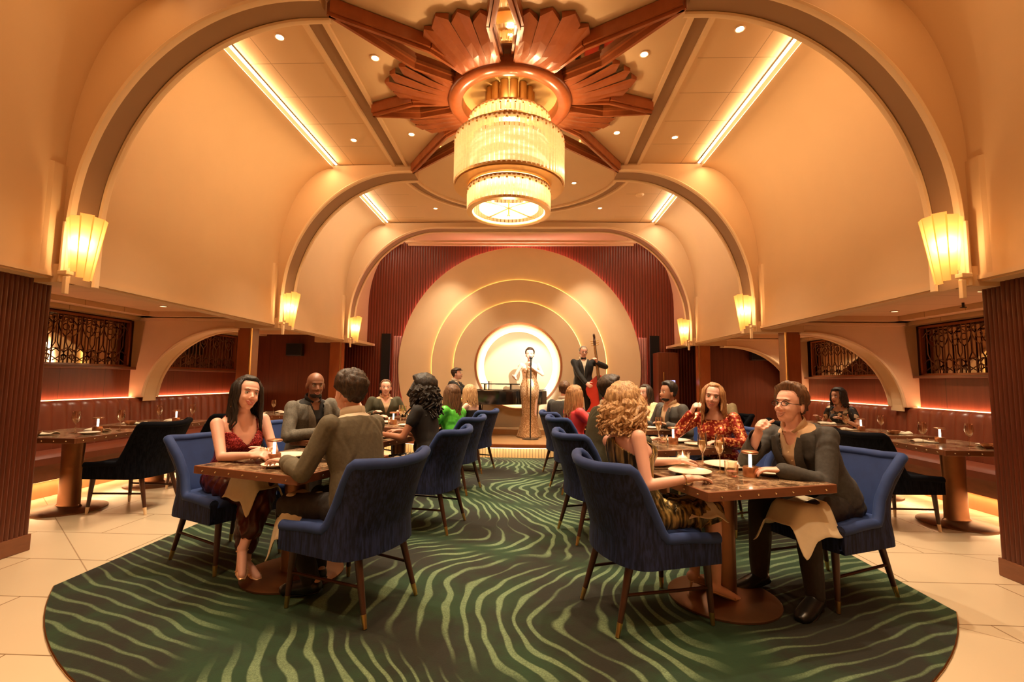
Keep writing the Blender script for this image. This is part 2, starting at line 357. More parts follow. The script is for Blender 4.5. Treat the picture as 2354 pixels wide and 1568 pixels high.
m = M(); m.box((0, (YN + YB) / 2, ZC + .05), (5.08, YB - YN + .4, .1)); m.box((0, (YN + YB) / 2, ZC + .2), (7.4, YB - YN + .4, .1)); struct(m.build('ceiling', CEIL, smooth=False))
# cove strip lamps
STRIP = glow('strip_lamp', (1, .80, .52), 5.0)
for s in (-1, 1):
    for y0, y1 in ((3.62, 6.38), (6.75, 8.82), (9.15, 10.08), (YN + .2, 3.2)):
        m = M(); m.box((s * 2.578, (y0 + y1) / 2, ZC - .004), (.028, y1 - y0, .012))
        o = m.build('cove_strip_lamp', STRIP, smooth=False)
        side = 'left' if s < 0 else 'right'
        nm = {3.62: 'first bay, beyond the nearest arch', 6.75: 'second bay, beyond the middle arch', 9.15: 'last short bay above the stage', YN + .2: 'bay above the viewer'}[y0]
        tag(o, 'glowing strip lamp, %s ceiling edge, %s' % (side, nm), 'strip light', 'cove strip lamps')
# beams along the ceiling: tan band between cream ridges, with half circle beyond the second arch
def band(m, r, w_, z0, z1, y0=YN, yc=6.6, n=32):
    for (a, b) in ((r - w_ / 2, r + w_ / 2),):
        inner = [(-a, y0), (-a, yc)] + [(-a * cs(PI * i / n), yc + a * sn(PI * i / n)) for i in range(1, n)] + [(a, yc), (a, y0)]
        outer = [(-b, y0), (-b, yc)] + [(-b * cs(PI * i / n), yc + b * sn(PI * i / n)) for i in range(1, n)] + [(b, yc), (b, y0)]
        k = len(inner)
        rs = [[(*inner[i], z1), (*inner[i], z0), (*outer[i], z0), (*outer[i], z1)] for i in range(k)]
        m.rings(rs)
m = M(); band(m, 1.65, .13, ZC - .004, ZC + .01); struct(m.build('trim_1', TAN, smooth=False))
m = M(); band(m, 1.56, .045, ZC - .03, ZC + .01); band(m, 1.74, .045, ZC - .03, ZC + .01); struct(m.build('trim_2', CREAM, smooth=False))
# arches
ntrim = [3]
def arch(y0, y1, full=False):
    m = M()
    for s in (-1, 1):
        o = [(s * x, z) for x, z in AP]
        if full: o = [(s * x, z) for x, z in arc_pts(x1=0)]
        xe = 0 if full else 1.46
        o += [(s * xe, ZC + .1), (s * 3.8, ZC + .1), (s * 3.8, 2.0)]
        m.prism(o, 'XZ', y0 + .045, y1)
        # raised face plate with rounded outer corner
        ri = [(s * x, z) for x, z in (arc_pts(x1=0) if full else AP)]
        R2 = .42
        ro = [(s * xe, ZC + .004)] + [(s * (3.40 - R2 + R2 * sn(PI / 2 * i / 10)), ZC - .02 - R2 + R2 * cs(PI / 2 * i / 10)) for i in range(11)] + [(s * 3.40, 2.0)]
        m.prism(ri + ro, 'XZ', y0, y0 + .05)
        # soft quarter-round where the arch meets the side wall
        m.prism([(s * 3.40, y0 + .045), (s * 3.34, y0 + .045)] + [(s * (3.35 - .0 - .22 * (1 - cs(a)) * 0 - .0), y0) for a in ()] + [(s * (3.15 + .21 * cs(PI / 2 * i / 6) ** .5), y0 + .05 - .21 * (1 - sn(PI / 2 * i / 6))) for i in range(0, 0)] + [(s * 3.34, y0 - .10), (s * 3.40, y0 - .16)], 'XY', 2.05, 2.9)
        m.box((s * 3.6, y0 + .02, 2.06), (.62, .12, .14))
    struct(m.build('wall_arch', PLASTER, smooth=False), None)
    o = bpy.context.scene.objects[-1] if False else None
    # intrados lining + front and back beads
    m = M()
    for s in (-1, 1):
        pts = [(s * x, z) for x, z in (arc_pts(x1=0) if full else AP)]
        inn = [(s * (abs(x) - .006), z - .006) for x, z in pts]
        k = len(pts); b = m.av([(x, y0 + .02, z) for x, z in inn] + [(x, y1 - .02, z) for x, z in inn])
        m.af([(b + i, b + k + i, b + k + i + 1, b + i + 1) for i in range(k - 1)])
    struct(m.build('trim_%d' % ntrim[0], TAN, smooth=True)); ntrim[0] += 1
    m = M()
    for s in (-1, 1):
        pts = [(s * x, z) for x, z in (arc_pts(x1=0) if full else AP)]
        for yy, d in ((y0 - .012, .035), (y1 + .01, .03)):
            m.tube([(x - s * .012, yy, z - .012 if abs(x) < 3.2 else z) for x, z in pts], [(.020, d)] * len(pts), 8, flat=(1, 0, 0))
    struct(m.build('trim_%d' % ntrim[0], CREAM, smooth=True)); ntrim[0] += 1
arch(3.34, 3.56); arch(6.39, 6.70); arch(8.84, 9.10, True)
k = 0
for o in list(COL.objects):
    if o.name.startswith('wall_arch'): k += 1; o.name = 'wall_arch_' + ('near', 'middle', 'far')[k - 1]; o.data.name = o.name
# back wall and its cornice
m = M(); m.box((0, YB + .06, 2.2), (11.2, .12, 4.6)); struct(m.build('wall_back', WOODX, smooth=False))
m = M(); m.box((0, YB - .06, ZC - .02), (5.1, .12, .05)); m.box((0, YB - .03, ZC - .07), (5.0, .05, .05)); struct(m.build('trim_%d' % ntrim[0], CREAM, smooth=False)); ntrim[0] += 1
m = M()
for s in (-1, 1): m.box((s * 3.30, 9.65, 2.04), (.25, .95, .05))
struct(m.build('trim_%d' % ntrim[0], CREAM, smooth=False)); ntrim[0] += 1
m = M(); m.box((0, YN - .05, 2.2), (13, .1, 4.6)); struct(m.build('wall_behind', PLASTER, smooth=False))
# aisle ceilings, outer walls
for s, nm in ((-1, 'left'), (1, 'right')):
    m = M(); m.box((s * 4.6, (YN + YB) / 2, 2.23), (2.4, YB - YN, .06))
    # stepped cornice along the outer wall
    m.box((s * (LX - .16), (YN + YB) / 2, 2.17), (.32, YB - YN, .07)); m.box((s * (LX - .06), (YN + YB) / 2, 2.11), (.14, YB - YN, .05))
    for yy in (6.33, 8.78): m.box((s * 4.5, yy, 2.17), (1.9, .14, .07))
    o = struct(m.build('ceiling_aisle_' + nm, CEIL, smooth=False))
    m = M(); m.box((s * (LX + .05), (YN + YB) / 2, .68), (.1, YB - YN, 1.42)); m.box((s * (LX + .16), (YN + YB) / 2, 1.7), (.1, YB - YN, 1.0))
    m.box((s * (LX + .06), (YN + 4.5) / 2 , 1.7), (.12, 4.5 - YN, 1.0))
    struct(m.build('wall_aisle_' + nm, WOODP, smooth=False))
    m = M(); m.box((s * (LX + .02), 6.9, 1.405), (.2, 5.0, .035)); struct(m.build('trim_%d' % ntrim[0], TWOOD, smooth=False, bevel=.006)); ntrim[0] += 1
# aisle back walls
for s, nm in ((-1, 'left'), (1, 'right')):
    m = M(); m.box((s * 4.5, 9.24, 1.1), (2.0, .08, 2.2)); struct(m.build('wall_aisle_back_' + nm, WOODP, smooth=False))
# partition arches that cross the aisles
def aisle_arch(s, y0, y1, xi=3.86):
    n = 20; cx, rx, cz, rz = 4.0, 1.19, .95, 1.03
    o = [(s * (cx + rx), 1.0)] + [(s * (cx + rx * cs(PI / 2 * i / n)), cz + rz * sn(PI / 2 * i / n)) for i in range(n + 1)] + [(s * xi, cz + rz), (s * xi, 2.22), (s * LX, 2.22), (s * LX, 1.0)]
    m = M(); m.prism(o, 'XZ', y0, y1)
    c = [(s * (cx + rx + .0), 1.01)] + o[2:n + 3]
    m.tube([(x, y0 - .01, z) for x, z in c], [(.028, .02)] * len(c), 8, flat=(0, 1, 0))
    m.tube([(x, y1 + .01, z) for x, z in c], [(.028, .02)] * len(c), 8, flat=(0, 1, 0))
    m.box((s * 4.6, y0 - .02, 2.10), (1.6, .05, .04))
    struct(m.build('wall_aisle_arch', CREAM, smooth=False)); return o
aisle_arch(-1, 6.39, 6.62); aisle_arch(1, 6.39, 6.62); aisle_arch(1, 8.84, 8.98)
# columns
WOODCOL = wood('column_mahogany', (.06, .013, .007, 1), (.15, .034, .013, 1), (4, 4, 1))
def column(x0, x1, y0, y1, h, flut=True):
    m = M(); cx, cy_ = (x0 + x1) / 2, (y0 + y1) / 2
    if flut:
        r = .12; per = []
        xa, xb, ya, yb = x0, x1, y0, y1
        sx_ = 1 if x0 > 0 else -1
        pts = [(xa, ya), (xb, ya), (xb, yb), (xa, yb)]
        # fluted outline
        o = []
        for i in range(4):
            p, q = Vector(pts[i]), Vector(pts[(i + 1) % 4]); L = (q - p).length; kf = int(L / .032); d = (q - p) / kf; nn = Vector((d.y, -d.x)).normalized()
            for j in range(kf):
                for a_, h_ in ((0, 0), (.2, .008), (.5, .012), (.8, .008)): o.append(tuple(p + d * (j + a_) + nn * h_))
        m.prism(o, 'XY', .12, h)
    else: m.box((cx, cy_, h / 2), (x1 - x0, y1 - y0, h))
    return m
for s, nm in ((-1, 'left'), (1, 'right')):
    xs = sorted((s * 3.49, s * 4.25))
    t_ = thing('fluted_column', 'wide fluted mahogany column at the %s edge of the photo' % nm, 'column', (0, 0, 0)); t_['kind'] = 'structure'
    column(xs[0], xs[1], 2.2, 3.44, 2.03).build('shaft', WOODCOL, t_, smooth=False)
    m = M(); m.box(((xs[0] + xs[1]) / 2, 2.82, .06), (.79, 1.27, .12)); m.build('plinth', TWOOD, t_, bevel=.006, smooth=False)
    for (yy, lab) in ((6.5, 'middle arch'), (8.95, 'far arch')):
        xs = sorted((s * 3.70, s * 3.88)) if yy < 8 else sorted((s * 3.42, s * 3.62))
        t_ = thing('wooden_post', 'square reddish wooden post under the %s end of the %s' % (nm, lab), 'post'); t_['kind'] = 'structure'
        m = M(); m.box(((xs[0] + xs[1]) / 2, yy, 1.02), (xs[1] - xs[0], .22, 2.04)); m.build('shaft', WOODSTAR, t_, smooth=False, bevel=.008)
        m = M(); m.box((xs[1 if s < 0 else 0] + (.008 * (1 if s < 0 else -1)), yy - .1, 1.02), (.018, .03, 2.02)); m.build('metal_bead', BRASS, t_, smooth=False)

# ================================================================== CEILING FITTINGS
LAMPG = glow('lamp_glow', (1, .88, .68), 14)
def downlight(x, y, z, label, group='recessed ceiling spots'):
    t_ = thing('downlight', label, 'ceiling light', (x, y, z), 0, group)
    m = M(); m.annul([(.030, -.001), (.046, -.001), (.048, -.008), (.036, -.012), (.030, -.004)], n=20); m.build('rim', CREAM, t_)
    m = M(); m.lathe([(.001, -.004), (.030, -.004), (.030, -.002), (.001, -.002)], n=16); m.build('lens', LAMPG, t_, smooth=False)
side = lambda x: 'left' if x < 0 else 'right'
_lab = {3.88: 'outer, nearest the viewer, beside the first strip lamp', 3.87: 'outer, nearest the viewer, beside the first strip lamp', 5.69: 'outer, just before the middle arch', 5.68: 'outer, just before the middle arch',
        4.17: 'between star and beam, nearer the viewer', 5.56: 'between star and beam, farther from the viewer', 6.89: 'just beyond the middle arch', 8.09: 'just before the far arch', 7.03: 'inside the half circle behind the chandelier', 9.35: 'above the stage, before the back wall'}
for x, y in DOWN: downlight(x, y, ZC, 'small glowing ceiling spot %s, %s' % (_lab[y], 'on the left' if x < 0 else 'on the right'))
for i, (x, y) in enumerate(AISLE[:4] + AISLE[4:]):
    downlight(x, y, 2.2, 'recessed spot in the low %s side ceiling, %s' % (side(x), ['nearest the column', 'before the partition arch', 'above the banquette', 'beyond the post', 'beyond the partition arch', 'nearest the column', 'above the booth'][i]), 'spots in the low side ceilings')
# --- chandelier
CX, CY = 0.0, 4.70
t = NT('crystal_rods'); n = t.n; tr = n.new('ShaderNodeBsdfTransparent'); tr.inputs[0].default_value = (1, .93, .8, 1)
tl = n.new('ShaderNodeBsdfTranslucent'); tl.inputs[0].default_value = (1, .86, .62, 1); gl = n.new('ShaderNodeBsdfGlossy'); gl.inputs[0].default_value = (1, .93, .8, 1); gl.inputs['Roughness'].default_value = .1
em = n.new('ShaderNodeEmission'); em.inputs[0].default_value = (1, .60, .25, 1); em.inputs[1].default_value = .18
v = t.obj((1, 1, 14)); f = t.noise(v, 1.6, 2); a_ = n.new('ShaderNodeMixShader'); t.link(t.math('ADD', .25, t.math('MULTIPLY', f, .4)), a_.inputs[0]); t.link(tr.outputs[0], a_.inputs[1]); t.link(tl.outputs[0], a_.inputs[2])
b_ = n.new('ShaderNodeMixShader'); b_.inputs[0].default_value = .18; t.link(a_.outputs[0], b_.inputs[1]); t.link(gl.outputs[0], b_.inputs[2])
c_ = n.new('ShaderNodeAddShader'); t.link(b_.outputs[0], c_.inputs[0]); t.link(em.outputs[0], c_.inputs[1]); t.link(c_.outputs[0], t.out.inputs[0]); CRYST = t.m
ch = thing('chandelier', 'large three-tier crystal rod chandelier hanging from the wooden ceiling star', 'chandelier', (CX, CY, 0))
t = NT('inner_glow_bands'); f = t.noise(t.obj((1.2, 1.2, 7)), 2.2, 2)
t.set(Base_Color=(.8, .6, .35, 1), Emission_Color=t.mix(t.ramp(f, .35, .65), (.95, .48, .18, 1), (1, .84, .56, 1)), Emission_Strength=t.math('ADD', .75, t.math('MULTIPLY', t.ramp(f, .4, .7), 1.7))); INNER = t.m  # banded emission imitates the bright look of lit crystal
GOLD = basic('gold_ring', (.72, .44, .17, 1), .35, .7, vary=.1)
def tier(r, z0, z1, nr):
    m = M()
    for k in range(nr):
        a = 2 * PI * k / nr; m.tube([(r * cs(a), r * sn(a), z0), (r * cs(a), r * sn(a), z1)], r * PI / nr * .86, 6)
    m.build('crystal_tier', CRYST, ch, smooth=True, fix=False)
    m = M(); m.annul([(r - .03, z1 - .012), (r + .014, z1 - .012), (r + .014, z1 + .012), (r - .03, z1 + .012)], n=64)
    m.annul([(r - .04, z0 - .014), (r + .016, z0 - .014), (r + .016, z0 + .014), (r - .04, z0 + .014)], n=64)
    for k in range(36):
        a = 2 * PI * k / 36; m.ball(((r + .016) * cs(a), (r + .016) * sn(a), z1 - .035), .011, 6, 4)
    m.build('gold_ring', GOLD, ch)
    m = M(); m.lathe([(r * .74, z0 + .03), (r * .74, z1 - .03)], n=40); m.f = m.f[:-2]; m.mi = m.mi[:-2]; m.build('inner_glow', INNER, ch)  # invented glowing cylinder, added so the tier looks bright
tier(.417, 3.88, 4.01, 56); tier(.557, 3.31, 3.78, 76); tier(.417, 3.04, 3.26, 60)
m = M(); m.annul([(.415, 3.285), (.557, 3.285), (.557, 3.295), (.415, 3.295)], n=64); m.build('bottom_tray', GOLD, ch)
m = M(); m.annul([(.41, 3.79), (.56, 3.79), (.56, 3.80), (.41, 3.80)], n=64); m.build('shoulder_tray', GOLD, ch)
m = M()
for k in range(14):
    a = 2 * PI * k / 14; m.tube([(.22 * cs(a), .22 * sn(a), 4.00), (.22 * cs(a), .22 * sn(a), 4.33)], .043, 12)
m.build('neck_tubes', GOLD, ch)
m = M()
for k in range(4):
    a = PI / 4 + PI / 2 * k; m.tube([(0, 0, 3.08), (.40 * cs(a), .40 * sn(a), 3.06)], .007, 6)
m.tube([(0, 0, 3.0), (0, 0, 3.24)], .008, 6); m.ball((0, 0, 3.0), .016)
m.build('cross_frame', GOLD, ch)
BULB = glow('bulb', (1, .82, .5), 9)
for x, y, z in ((.16, .1, 3.18), (-.17, .06, 3.18), (.02, -.18, 3.17), (0, .2, 3.18)):
    m = M(); m.ball((x, y, z), .014); m.build('bulb', BULB, ch)
m = M(); m.tube([(.375 * cs(2 * PI * k / 64), .375 * sn(2 * PI * k / 64), 3.045) for k in range(65)], .010, 6); m.build('lit_rim', glow('lit_rim', (1, .74, .42), 3.2), ch)
# --- wooden ceiling star with mirrors
st_ = thing('ceiling_star', 'carved reddish wooden sunburst with mirror points mounted on the ceiling', 'ceiling ornament', (CX, CY, 0))
m = M(); prof = [(.50, 4.36), (.65, 4.36), (.65, 4.20), (.63, 4.175), (.57, 4.16), (.51, 4.18), (.50, 4.23)]
m.lathe(prof + [prof[0]], n=72); m.f = m.f[:-2]; m.mi = m.mi[:-2]; m.build('hub_ring', WOODSTAR, st_)
m = M(); m.lathe([(.001, 4.345), (.2, 4.34), (.4, 4.325), (.51, 4.29), (.51, 4.31), (.001, 4.36)], n=48); m.build('gold_dome', basic('dull_gold', (.42, .27, .09, 1), .4, .4, vary=.08), st_)
TP = [(1.42, -1.22), (1.45, 1.66), (-1.45, 1.66), (-1.42, -1.22), (1.54, .22), (-1.54, .22), (0, 1.5), (0, -1.6)]
tips = [(math.degrees(math.atan2(y, x)), math.hypot(x, y)) for x, y in TP]
for a, L in tips:
    A = math.radians(a); hw = .145 if L > 1.7 else .12; r0 = .62
    d = Vector((cs(A), sn(A), 0)); p = Vector((-sn(A), cs(A), 0)); m = M()
    rm = r0 + .42
    pts = [(r0, hw * .55), (rm, hw), (L, 0), (rm, -hw), (r0, -hw * .55)]
    for (ra, pa), (rb, pb) in zip(pts[:-1], pts[1:]):
        q0 = d * ra + p * pa; q1 = d * rb + p * pb; nn = Vector((q1 - q0)).cross(Vector((0, 0, 1))).normalized()
        for off, z0, z1, w_ in ((0, 4.22, 4.36, .026), (-.028, 4.25, 4.36, .022), (.026, 4.27, 4.36, .022)):
            a0 = q0 + nn * off; a1 = q1 + nn * off; R = [(a0 - nn * w_ / 2), (a0 + nn * w_ / 2), (a1 + nn * w_ / 2), (a1 - nn * w_ / 2)]
            m.prism([(v.x, v.y) for v in R], 'XY', z0, z1)
    s_o = m.build('star_point', WOODSTAR, st_, smooth=False)
    m = M(); m.prism([tuple((d * ra + p * pa * .8).xy) for ra, pa in pts], 'XY', 4.30, 4.31); m.build('mirror', MIRR, s_o, smooth=False)
# fans between the points
def fan(a0, a1, R, nst, steps):
    m = M(); A0, A1 = math.radians(a0), math.radians(a1); r0 = .64; nb = nst * 2
    for k in range(nst):
        b0 = A0 + (A1 - A0) * k / nst; b1 = A0 + (A1 - A0) * (k + 1) / nst; bm_ = (b0 + b1) / 2; Rk = steps[k]
        ro = [(Rk - .055, b0), (Rk, bm_), (Rk - .055, b1)]
        rows = []
        for fr, z in ((0, 4.21), (.25, 4.22), (.5, 4.24), (.75, 4.27), (1, 4.30)):
            rows.append([((r0 + (r - r0) * fr) * cs(b), (r0 + (r - r0) * fr) * sn(b), z + (.03 * fr if j == 1 else 0)) for j, (r, b) in enumerate(ro)])
        top = [[(x, y, 4.36) for x, y, z in rows[-1]]]; allr = rows + top
        b = m.av([q for r in allr for q in r]); nn = 3
        m.af([(b + i * nn + j, b + i * nn + j + 1, b + (i + 1) * nn + j + 1, b + (i + 1) * nn + j) for i in range(len(allr) - 1) for j in range(2)])
    # side cheeks
    for b, Rk in ((A0, steps[0]), (A1, steps[-1])):
        Rk -= .055; q = m.av([(r0 * cs(b), r0 * sn(b), 4.21), (Rk * cs(b), Rk * sn(b), 4.30), (Rk * cs(b), Rk * sn(b), 4.36), (r0 * cs(b), r0 * sn(b), 4.36)]); m.af([(q, q + 1, q + 2, q + 3)])
    m.build('sunburst_fan', WOODSTAR, st_, smooth=False)
S5 = [1.20, 1.30, 1.36, 1.36, 1.22]
fan(-84, -48, 1.3, 4, [1.17, 1.22, 1.18, 1.12][::-1]); fan(-132, -96, 1.3, 4, [1.17, 1.22, 1.18, 1.12])
fan(-33, 1, 1.3, 5, [1.06, 1.16, 1.24, 1.30, 1.24]); fan(179, 213, 1.3, 5, [1.24, 1.30, 1.24, 1.16, 1.06])
fan(14, 42, 1.2, 5, [1.26, 1.30, 1.32, 1.28, 1.20]); fan(138, 166, 1.2, 5, [1.20, 1.28, 1.32, 1.30, 1.26])
light('POINT', 'dome_fill', (0, 4.42, 4.12), 2.2, WARM, size=.05); light('POINT', 'dome_fill', (0, 4.98, 4.12), 2.2, WARM, size=.05)  # added fill lights that lift the dark dome and neck tubes
# --- wall sconces
t = NT('sconce_alabaster'); n = t.n; tl = n.new('ShaderNodeBsdfTranslucent'); tl.inputs[0].default_value = (1, .68, .28, 1)
df = n.new('ShaderNodeBsdfDiffuse'); df.inputs[0].default_value = (.9, .62, .25, 1); mx = n.new('ShaderNodeMixShader'); mx.inputs[0].default_value = .3; t.link(tl.outputs[0], mx.inputs[1]); t.link(df.outputs[0], mx.inputs[2])
em = n.new('ShaderNodeEmission'); em.inputs[0].default_value = (1, .42, .08, 1); em.inputs[1].default_value = .26; ad = n.new('ShaderNodeAddShader'); t.link(mx.outputs[0], ad.inputs[0]); t.link(em.outputs[0], ad.inputs[1]); t.link(ad.outputs[0], t.out.inputs[0]); ALAB = t.m
def sconce(s, y, label):
    t_ = thing('wall_sconce', label, 'wall lamp', (s * 3.24, y, 2.0), 0, 'alabaster sconces on the arches')
    m = M()
    # flared shade of stepped flat leaves, wider at the top, standing free of the arch
    for k, (da, zt, zb) in enumerate(((-118, .46, .09), (-80, .47, .06), (-45, .49, .02), (-10, .48, .0), (25, .48, .01), (60, .47, .05))):
        A = math.radians(da - 35 * 0); cx_ = -s * .095
        for hw in (1,):
            pts = []
            for fr, z in ((0, zb), (.33, zb + (zt - zb) / 3), (.66, zb + (zt - zb) * .66), (1, zt)):
                r = .066 + .050 * fr
                for b in (-20, 20):
                    B = A + math.radians(b)
                    pts.append((cx_ - s * r * cs(B) * 1.0 - s * .02 * fr, r * sn(B) * 1.05, z))
            b_ = m.av(pts); m.af([(b_ + 2 * i, b_ + 2 * i + 1, b_ + 2 * i + 3, b_ + 2 * i + 2) for i in range(3)])
    sh = m.build('shade', ALAB, t_, smooth=False)
    m = M(); m.box((s * .03, 0, .22), (.02, .08, .46)); m.box((-s * .04, -.05, -.04), (.03, .03, .13)); m.box((s * .0, -.02, .06), (.07, .06, .03)); m.build('bracket', CREAM, t_, smooth=False, bevel=.004)
    m = M(); m.ball((-s * .12, -.02, .27), .024); m.build('bulb', BULB, t_)
    light('POINT', 'sconce_bulb', (s * 3.24 - s * .125, y - .045, 2.27), 5.5, (1, .64, .30), size=.02)
for yy, nm in ((3.34, 'near arch'), (6.39, 'middle arch'), (8.84, 'far arch')):
    for s in (-1, 1): sconce(s, yy - .02, 'glowing yellow alabaster sconce on the %s foot of the %s' % (side(s), nm))
# small ceiling things
m = M(); m.lathe([(.001, -.035), (.05, -.03), (.07, -.008), (.07, 0), (.001, 0)], n=20); o = m.build('ceiling_vent', CREAM); o.location = (2.02, 7.5, ZC); tag(o, 'flat round ceiling disc between the middle arch and the far arch, right', 'ceiling vent')  # this disc is a round ceiling vent
for x, y, nm in ((4.95, 5.2, 'small dark sprinkler head in the low right ceiling near the lattice'),):
    t_ = thing('sprinkler', nm, 'sprinkler', (x, y, 2.2)); m = M(); m.cyl((0, 0, 0), (0, 0, -.05), .012); m.lathe([(.001, -.06), (.03, -.055), (.03, -.05), (.001, -.05)], n=12); m.build('head', BLACKP, t_)
m = M(); m.lathe([(.001, -.06), (.035, -.05), (.05, -.02), (.05, 0), (.001, 0)], n=20); o = m.build('security_camera', BLACKP); o.location = (3.9, 8.0, 2.2); tag(o, 'small black dome camera under the low ceiling left of the right post', 'camera')

# ================================================================== SIDE AISLES
for s in (-1, 1):
    xw = s * LX
    for (ya, yb, nm) in ((4.45, 6.36, 'nearer the viewer'), (6.66, 8.75, 'seen through the partition arch')):
        t_ = thing('lattice_window', '%s wall bronze lattice screen over mirror, %s' % (side(s), nm), 'lattice window')
        t_['kind'] = 'structure'
        xm = xw + s * .09
        m = M(); m.box((xm, (ya + yb) / 2, 1.73), (.01, yb - ya, .62)); m.build('mirror', MIRR, t_, smooth=False)
        m = M(); xs_ = xw + s * .03
        for z in (1.435, 2.055): m.box((xs_, (ya + yb) / 2, z), (.05, yb - ya, .03))
        for y in (ya + .015, yb - .015): m.box((xs_, y, 1.745), (.05, .03, .62))
        m.build('frame', WOODSTAR, t_, smooth=False)
        m = M(); P = .30; n = int((yb - ya - .06) / P); P = (yb - ya - .06) / n; r = .0065
        for k in range(n):
            y0 = ya + .03 + P * k; yc = y0 + P / 2; z0, z1 = 1.45, 2.04
            q = lambda pts, rr=r: m.tube([(xs_, y, z) for y, z in pts], rr, 5, caps=False)
            q([(y0, z0), (y0, z1)], .009)
            q([(yc, z0), (yc, 1.78)]); q([(yc - .05, z0), (yc - .05, 1.62), (yc - .09, 1.70), (yc - .09, z1)]); q([(yc + .05, z0), (yc + .05, 1.62), (yc + .09, 1.70), (yc + .09, z1)])
            q([(yc, 1.78), (yc - .06, 1.84), (yc - .10, 1.93)]); q([(yc, 1.78), (yc + .06, 1.84), (yc + .10, 1.93)])
            for cz, rc, cy_ in ((1.90, .04, yc), (1.52, .028, yc), (1.99, .03, yc - .06), (1.99, .03, yc + .06)):
                q([(cy_ + rc * cs(2 * PI * j / 10), cz + rc * sn(2 * PI * j / 10)) for j in range(11)])
            q([(y0 + (P) * j / 10, 1.93 + .09 * sn(PI * j / 10)) for j in range(11)])
            q([(y0 + (P / 2) * j / 6, 1.58 + .05 * sn(PI * j / 6)) for j in range(7)]); q([(yc + (P / 2) * j / 6, 1.58 + .05 * sn(PI * j / 6)) for j in range(7)])
            q([(y0 + .02, 1.48), (yc, 1.56), (y0 + P - .02, 1.48)])
        m.build('grille', BRONZE, t_, smooth=True, fix=False)
    # banquette with channel-tufted back
    y0, y1 = 3.3, 8.9
    t_ = thing('banquette', 'long reddish-brown leather banquette with channelled back along the %s wall' % side(s), 'banquette', (xw, 0, 0))
    xi = -s
    def prof_back(u):  # (x from wall, z)
        P_ = [(.02, .99), (.07, 1.0), (.13, .985), (.16, .93), (.17, .8), (.185, .65), (.20, .48), (.20, .42)]
        i = min(int(u * 7), 6); fr = u * 7 - i; return (P_[i][0] * (1 - fr) + P_[i + 1][0] * fr, P_[i][1] * (1 - fr) + P_[i + 1][1] * fr)
    NCH = 32
    m = M()
    def bf(u, v):
        px, pz = prof_back(v); c = abs(sn(PI * u * NCH)) ** .6
        return (xi * (px + .035 * (c - .5) * min(1, v * 6)), y0 + (y1 - y0) * u, pz)
    m.grid(bf, NCH * 6, 12); m.build('backrest', LEATHER, t_, auto=0)
    m = M()
    for (a, b) in ((y0, 6.36), (6.36, y1)):
        m.grid(lambda u, v: (xi * (.16 + .42 * v + (.03 * sn(PI * v))), a + (b - a) * u, .42 + .06 * sn(PI * min(1, v * 1.0)) ** .5 * (1 if 0 < u < 1 else .9)), 8, 10)
        m.box((xi * .37, (a + b) / 2, .39), (.42, b - a - .01, .07))
    m.build('seat', LEATHER, t_, auto=50)
    m = M(); m.box((xi * .33, (y0 + y1) / 2, .27), (.46, y1 - y0, .17)); m.build('fascia', TWOOD, t_, smooth=False)
    m = M(); m.box((xi * .26, (y0 + y1) / 2, .09), (.44, y1 - y0, .18)); m.build('base', wood('base_wood', (.35, .18, .08, 1), (.5, .28, .13, 1), (3, 6, 1)), t_, smooth=False)
    m = M(); m.box((xi * .04, (y0 + y1) / 2, .47), (.06, y1 - y0, .94)); m.build('carcass', BLACKP, t_, smooth=False)
    LED = glow('warm_led', (1, .45, .16), 7)
    m = M(); m.box((xi * .50, (y0 + y1) / 2, .178), (.02, y1 - y0, .01)); m.build('toe_kick_led', LED, t_, smooth=False)
    light('AREA', 'toe_kick_light', (xw + xi * .52, 6.1, .175), 17, (1, .60, .28), aim=(xw + xi * .60, 6.1, 0), size=.03, sy=5.4)
    m = M(); m.box((xi * .012, (y0 + y1) / 2, 1.0), (.012, y1 - y0, .01)); m.build('wall_wash_led', LED, t_, smooth=False)
    l_ = light('AREA', 'wall_wash_light', (xw + xi * .03, 6.1, 1.005), 10, (1, .40, .22), aim=(xw + xi * .02, 6.1, 1.5), size=.02, sy=5.4)
for o in COL.objects:
    if o.name.startswith(('toe_kick_light', 'wall_wash_light')):
        up = o.name.startswith('wall'); o.rotation_euler = ((PI, 0, 0) if up else (0, 0, 0))
        if not up: o.rotation_euler = Matrix.Rotation(math.radians(20 if o.location.x > 0 else -20), 4, 'Y').to_euler()
# loudspeakers on the aisle back walls
for s in (-1, 1):
    t_ = thing('loudspeaker', 'square black loudspeaker high on the %s wooden back wall' % side(s), 'speaker', (s * 4.55 + .1, 9.13, 1.86))
    m = M(); m.box((0, 0, 0), (.32, .12, .25)); m.build('cabinet', BLACKP, t_, bevel=.012)
    m = M(); m.box((0, -.064, 0), (.28, .01, .21)); m.build('grille', basic('speaker_cloth', (.006, .005, .005, 1), .9), t_, smooth=False)

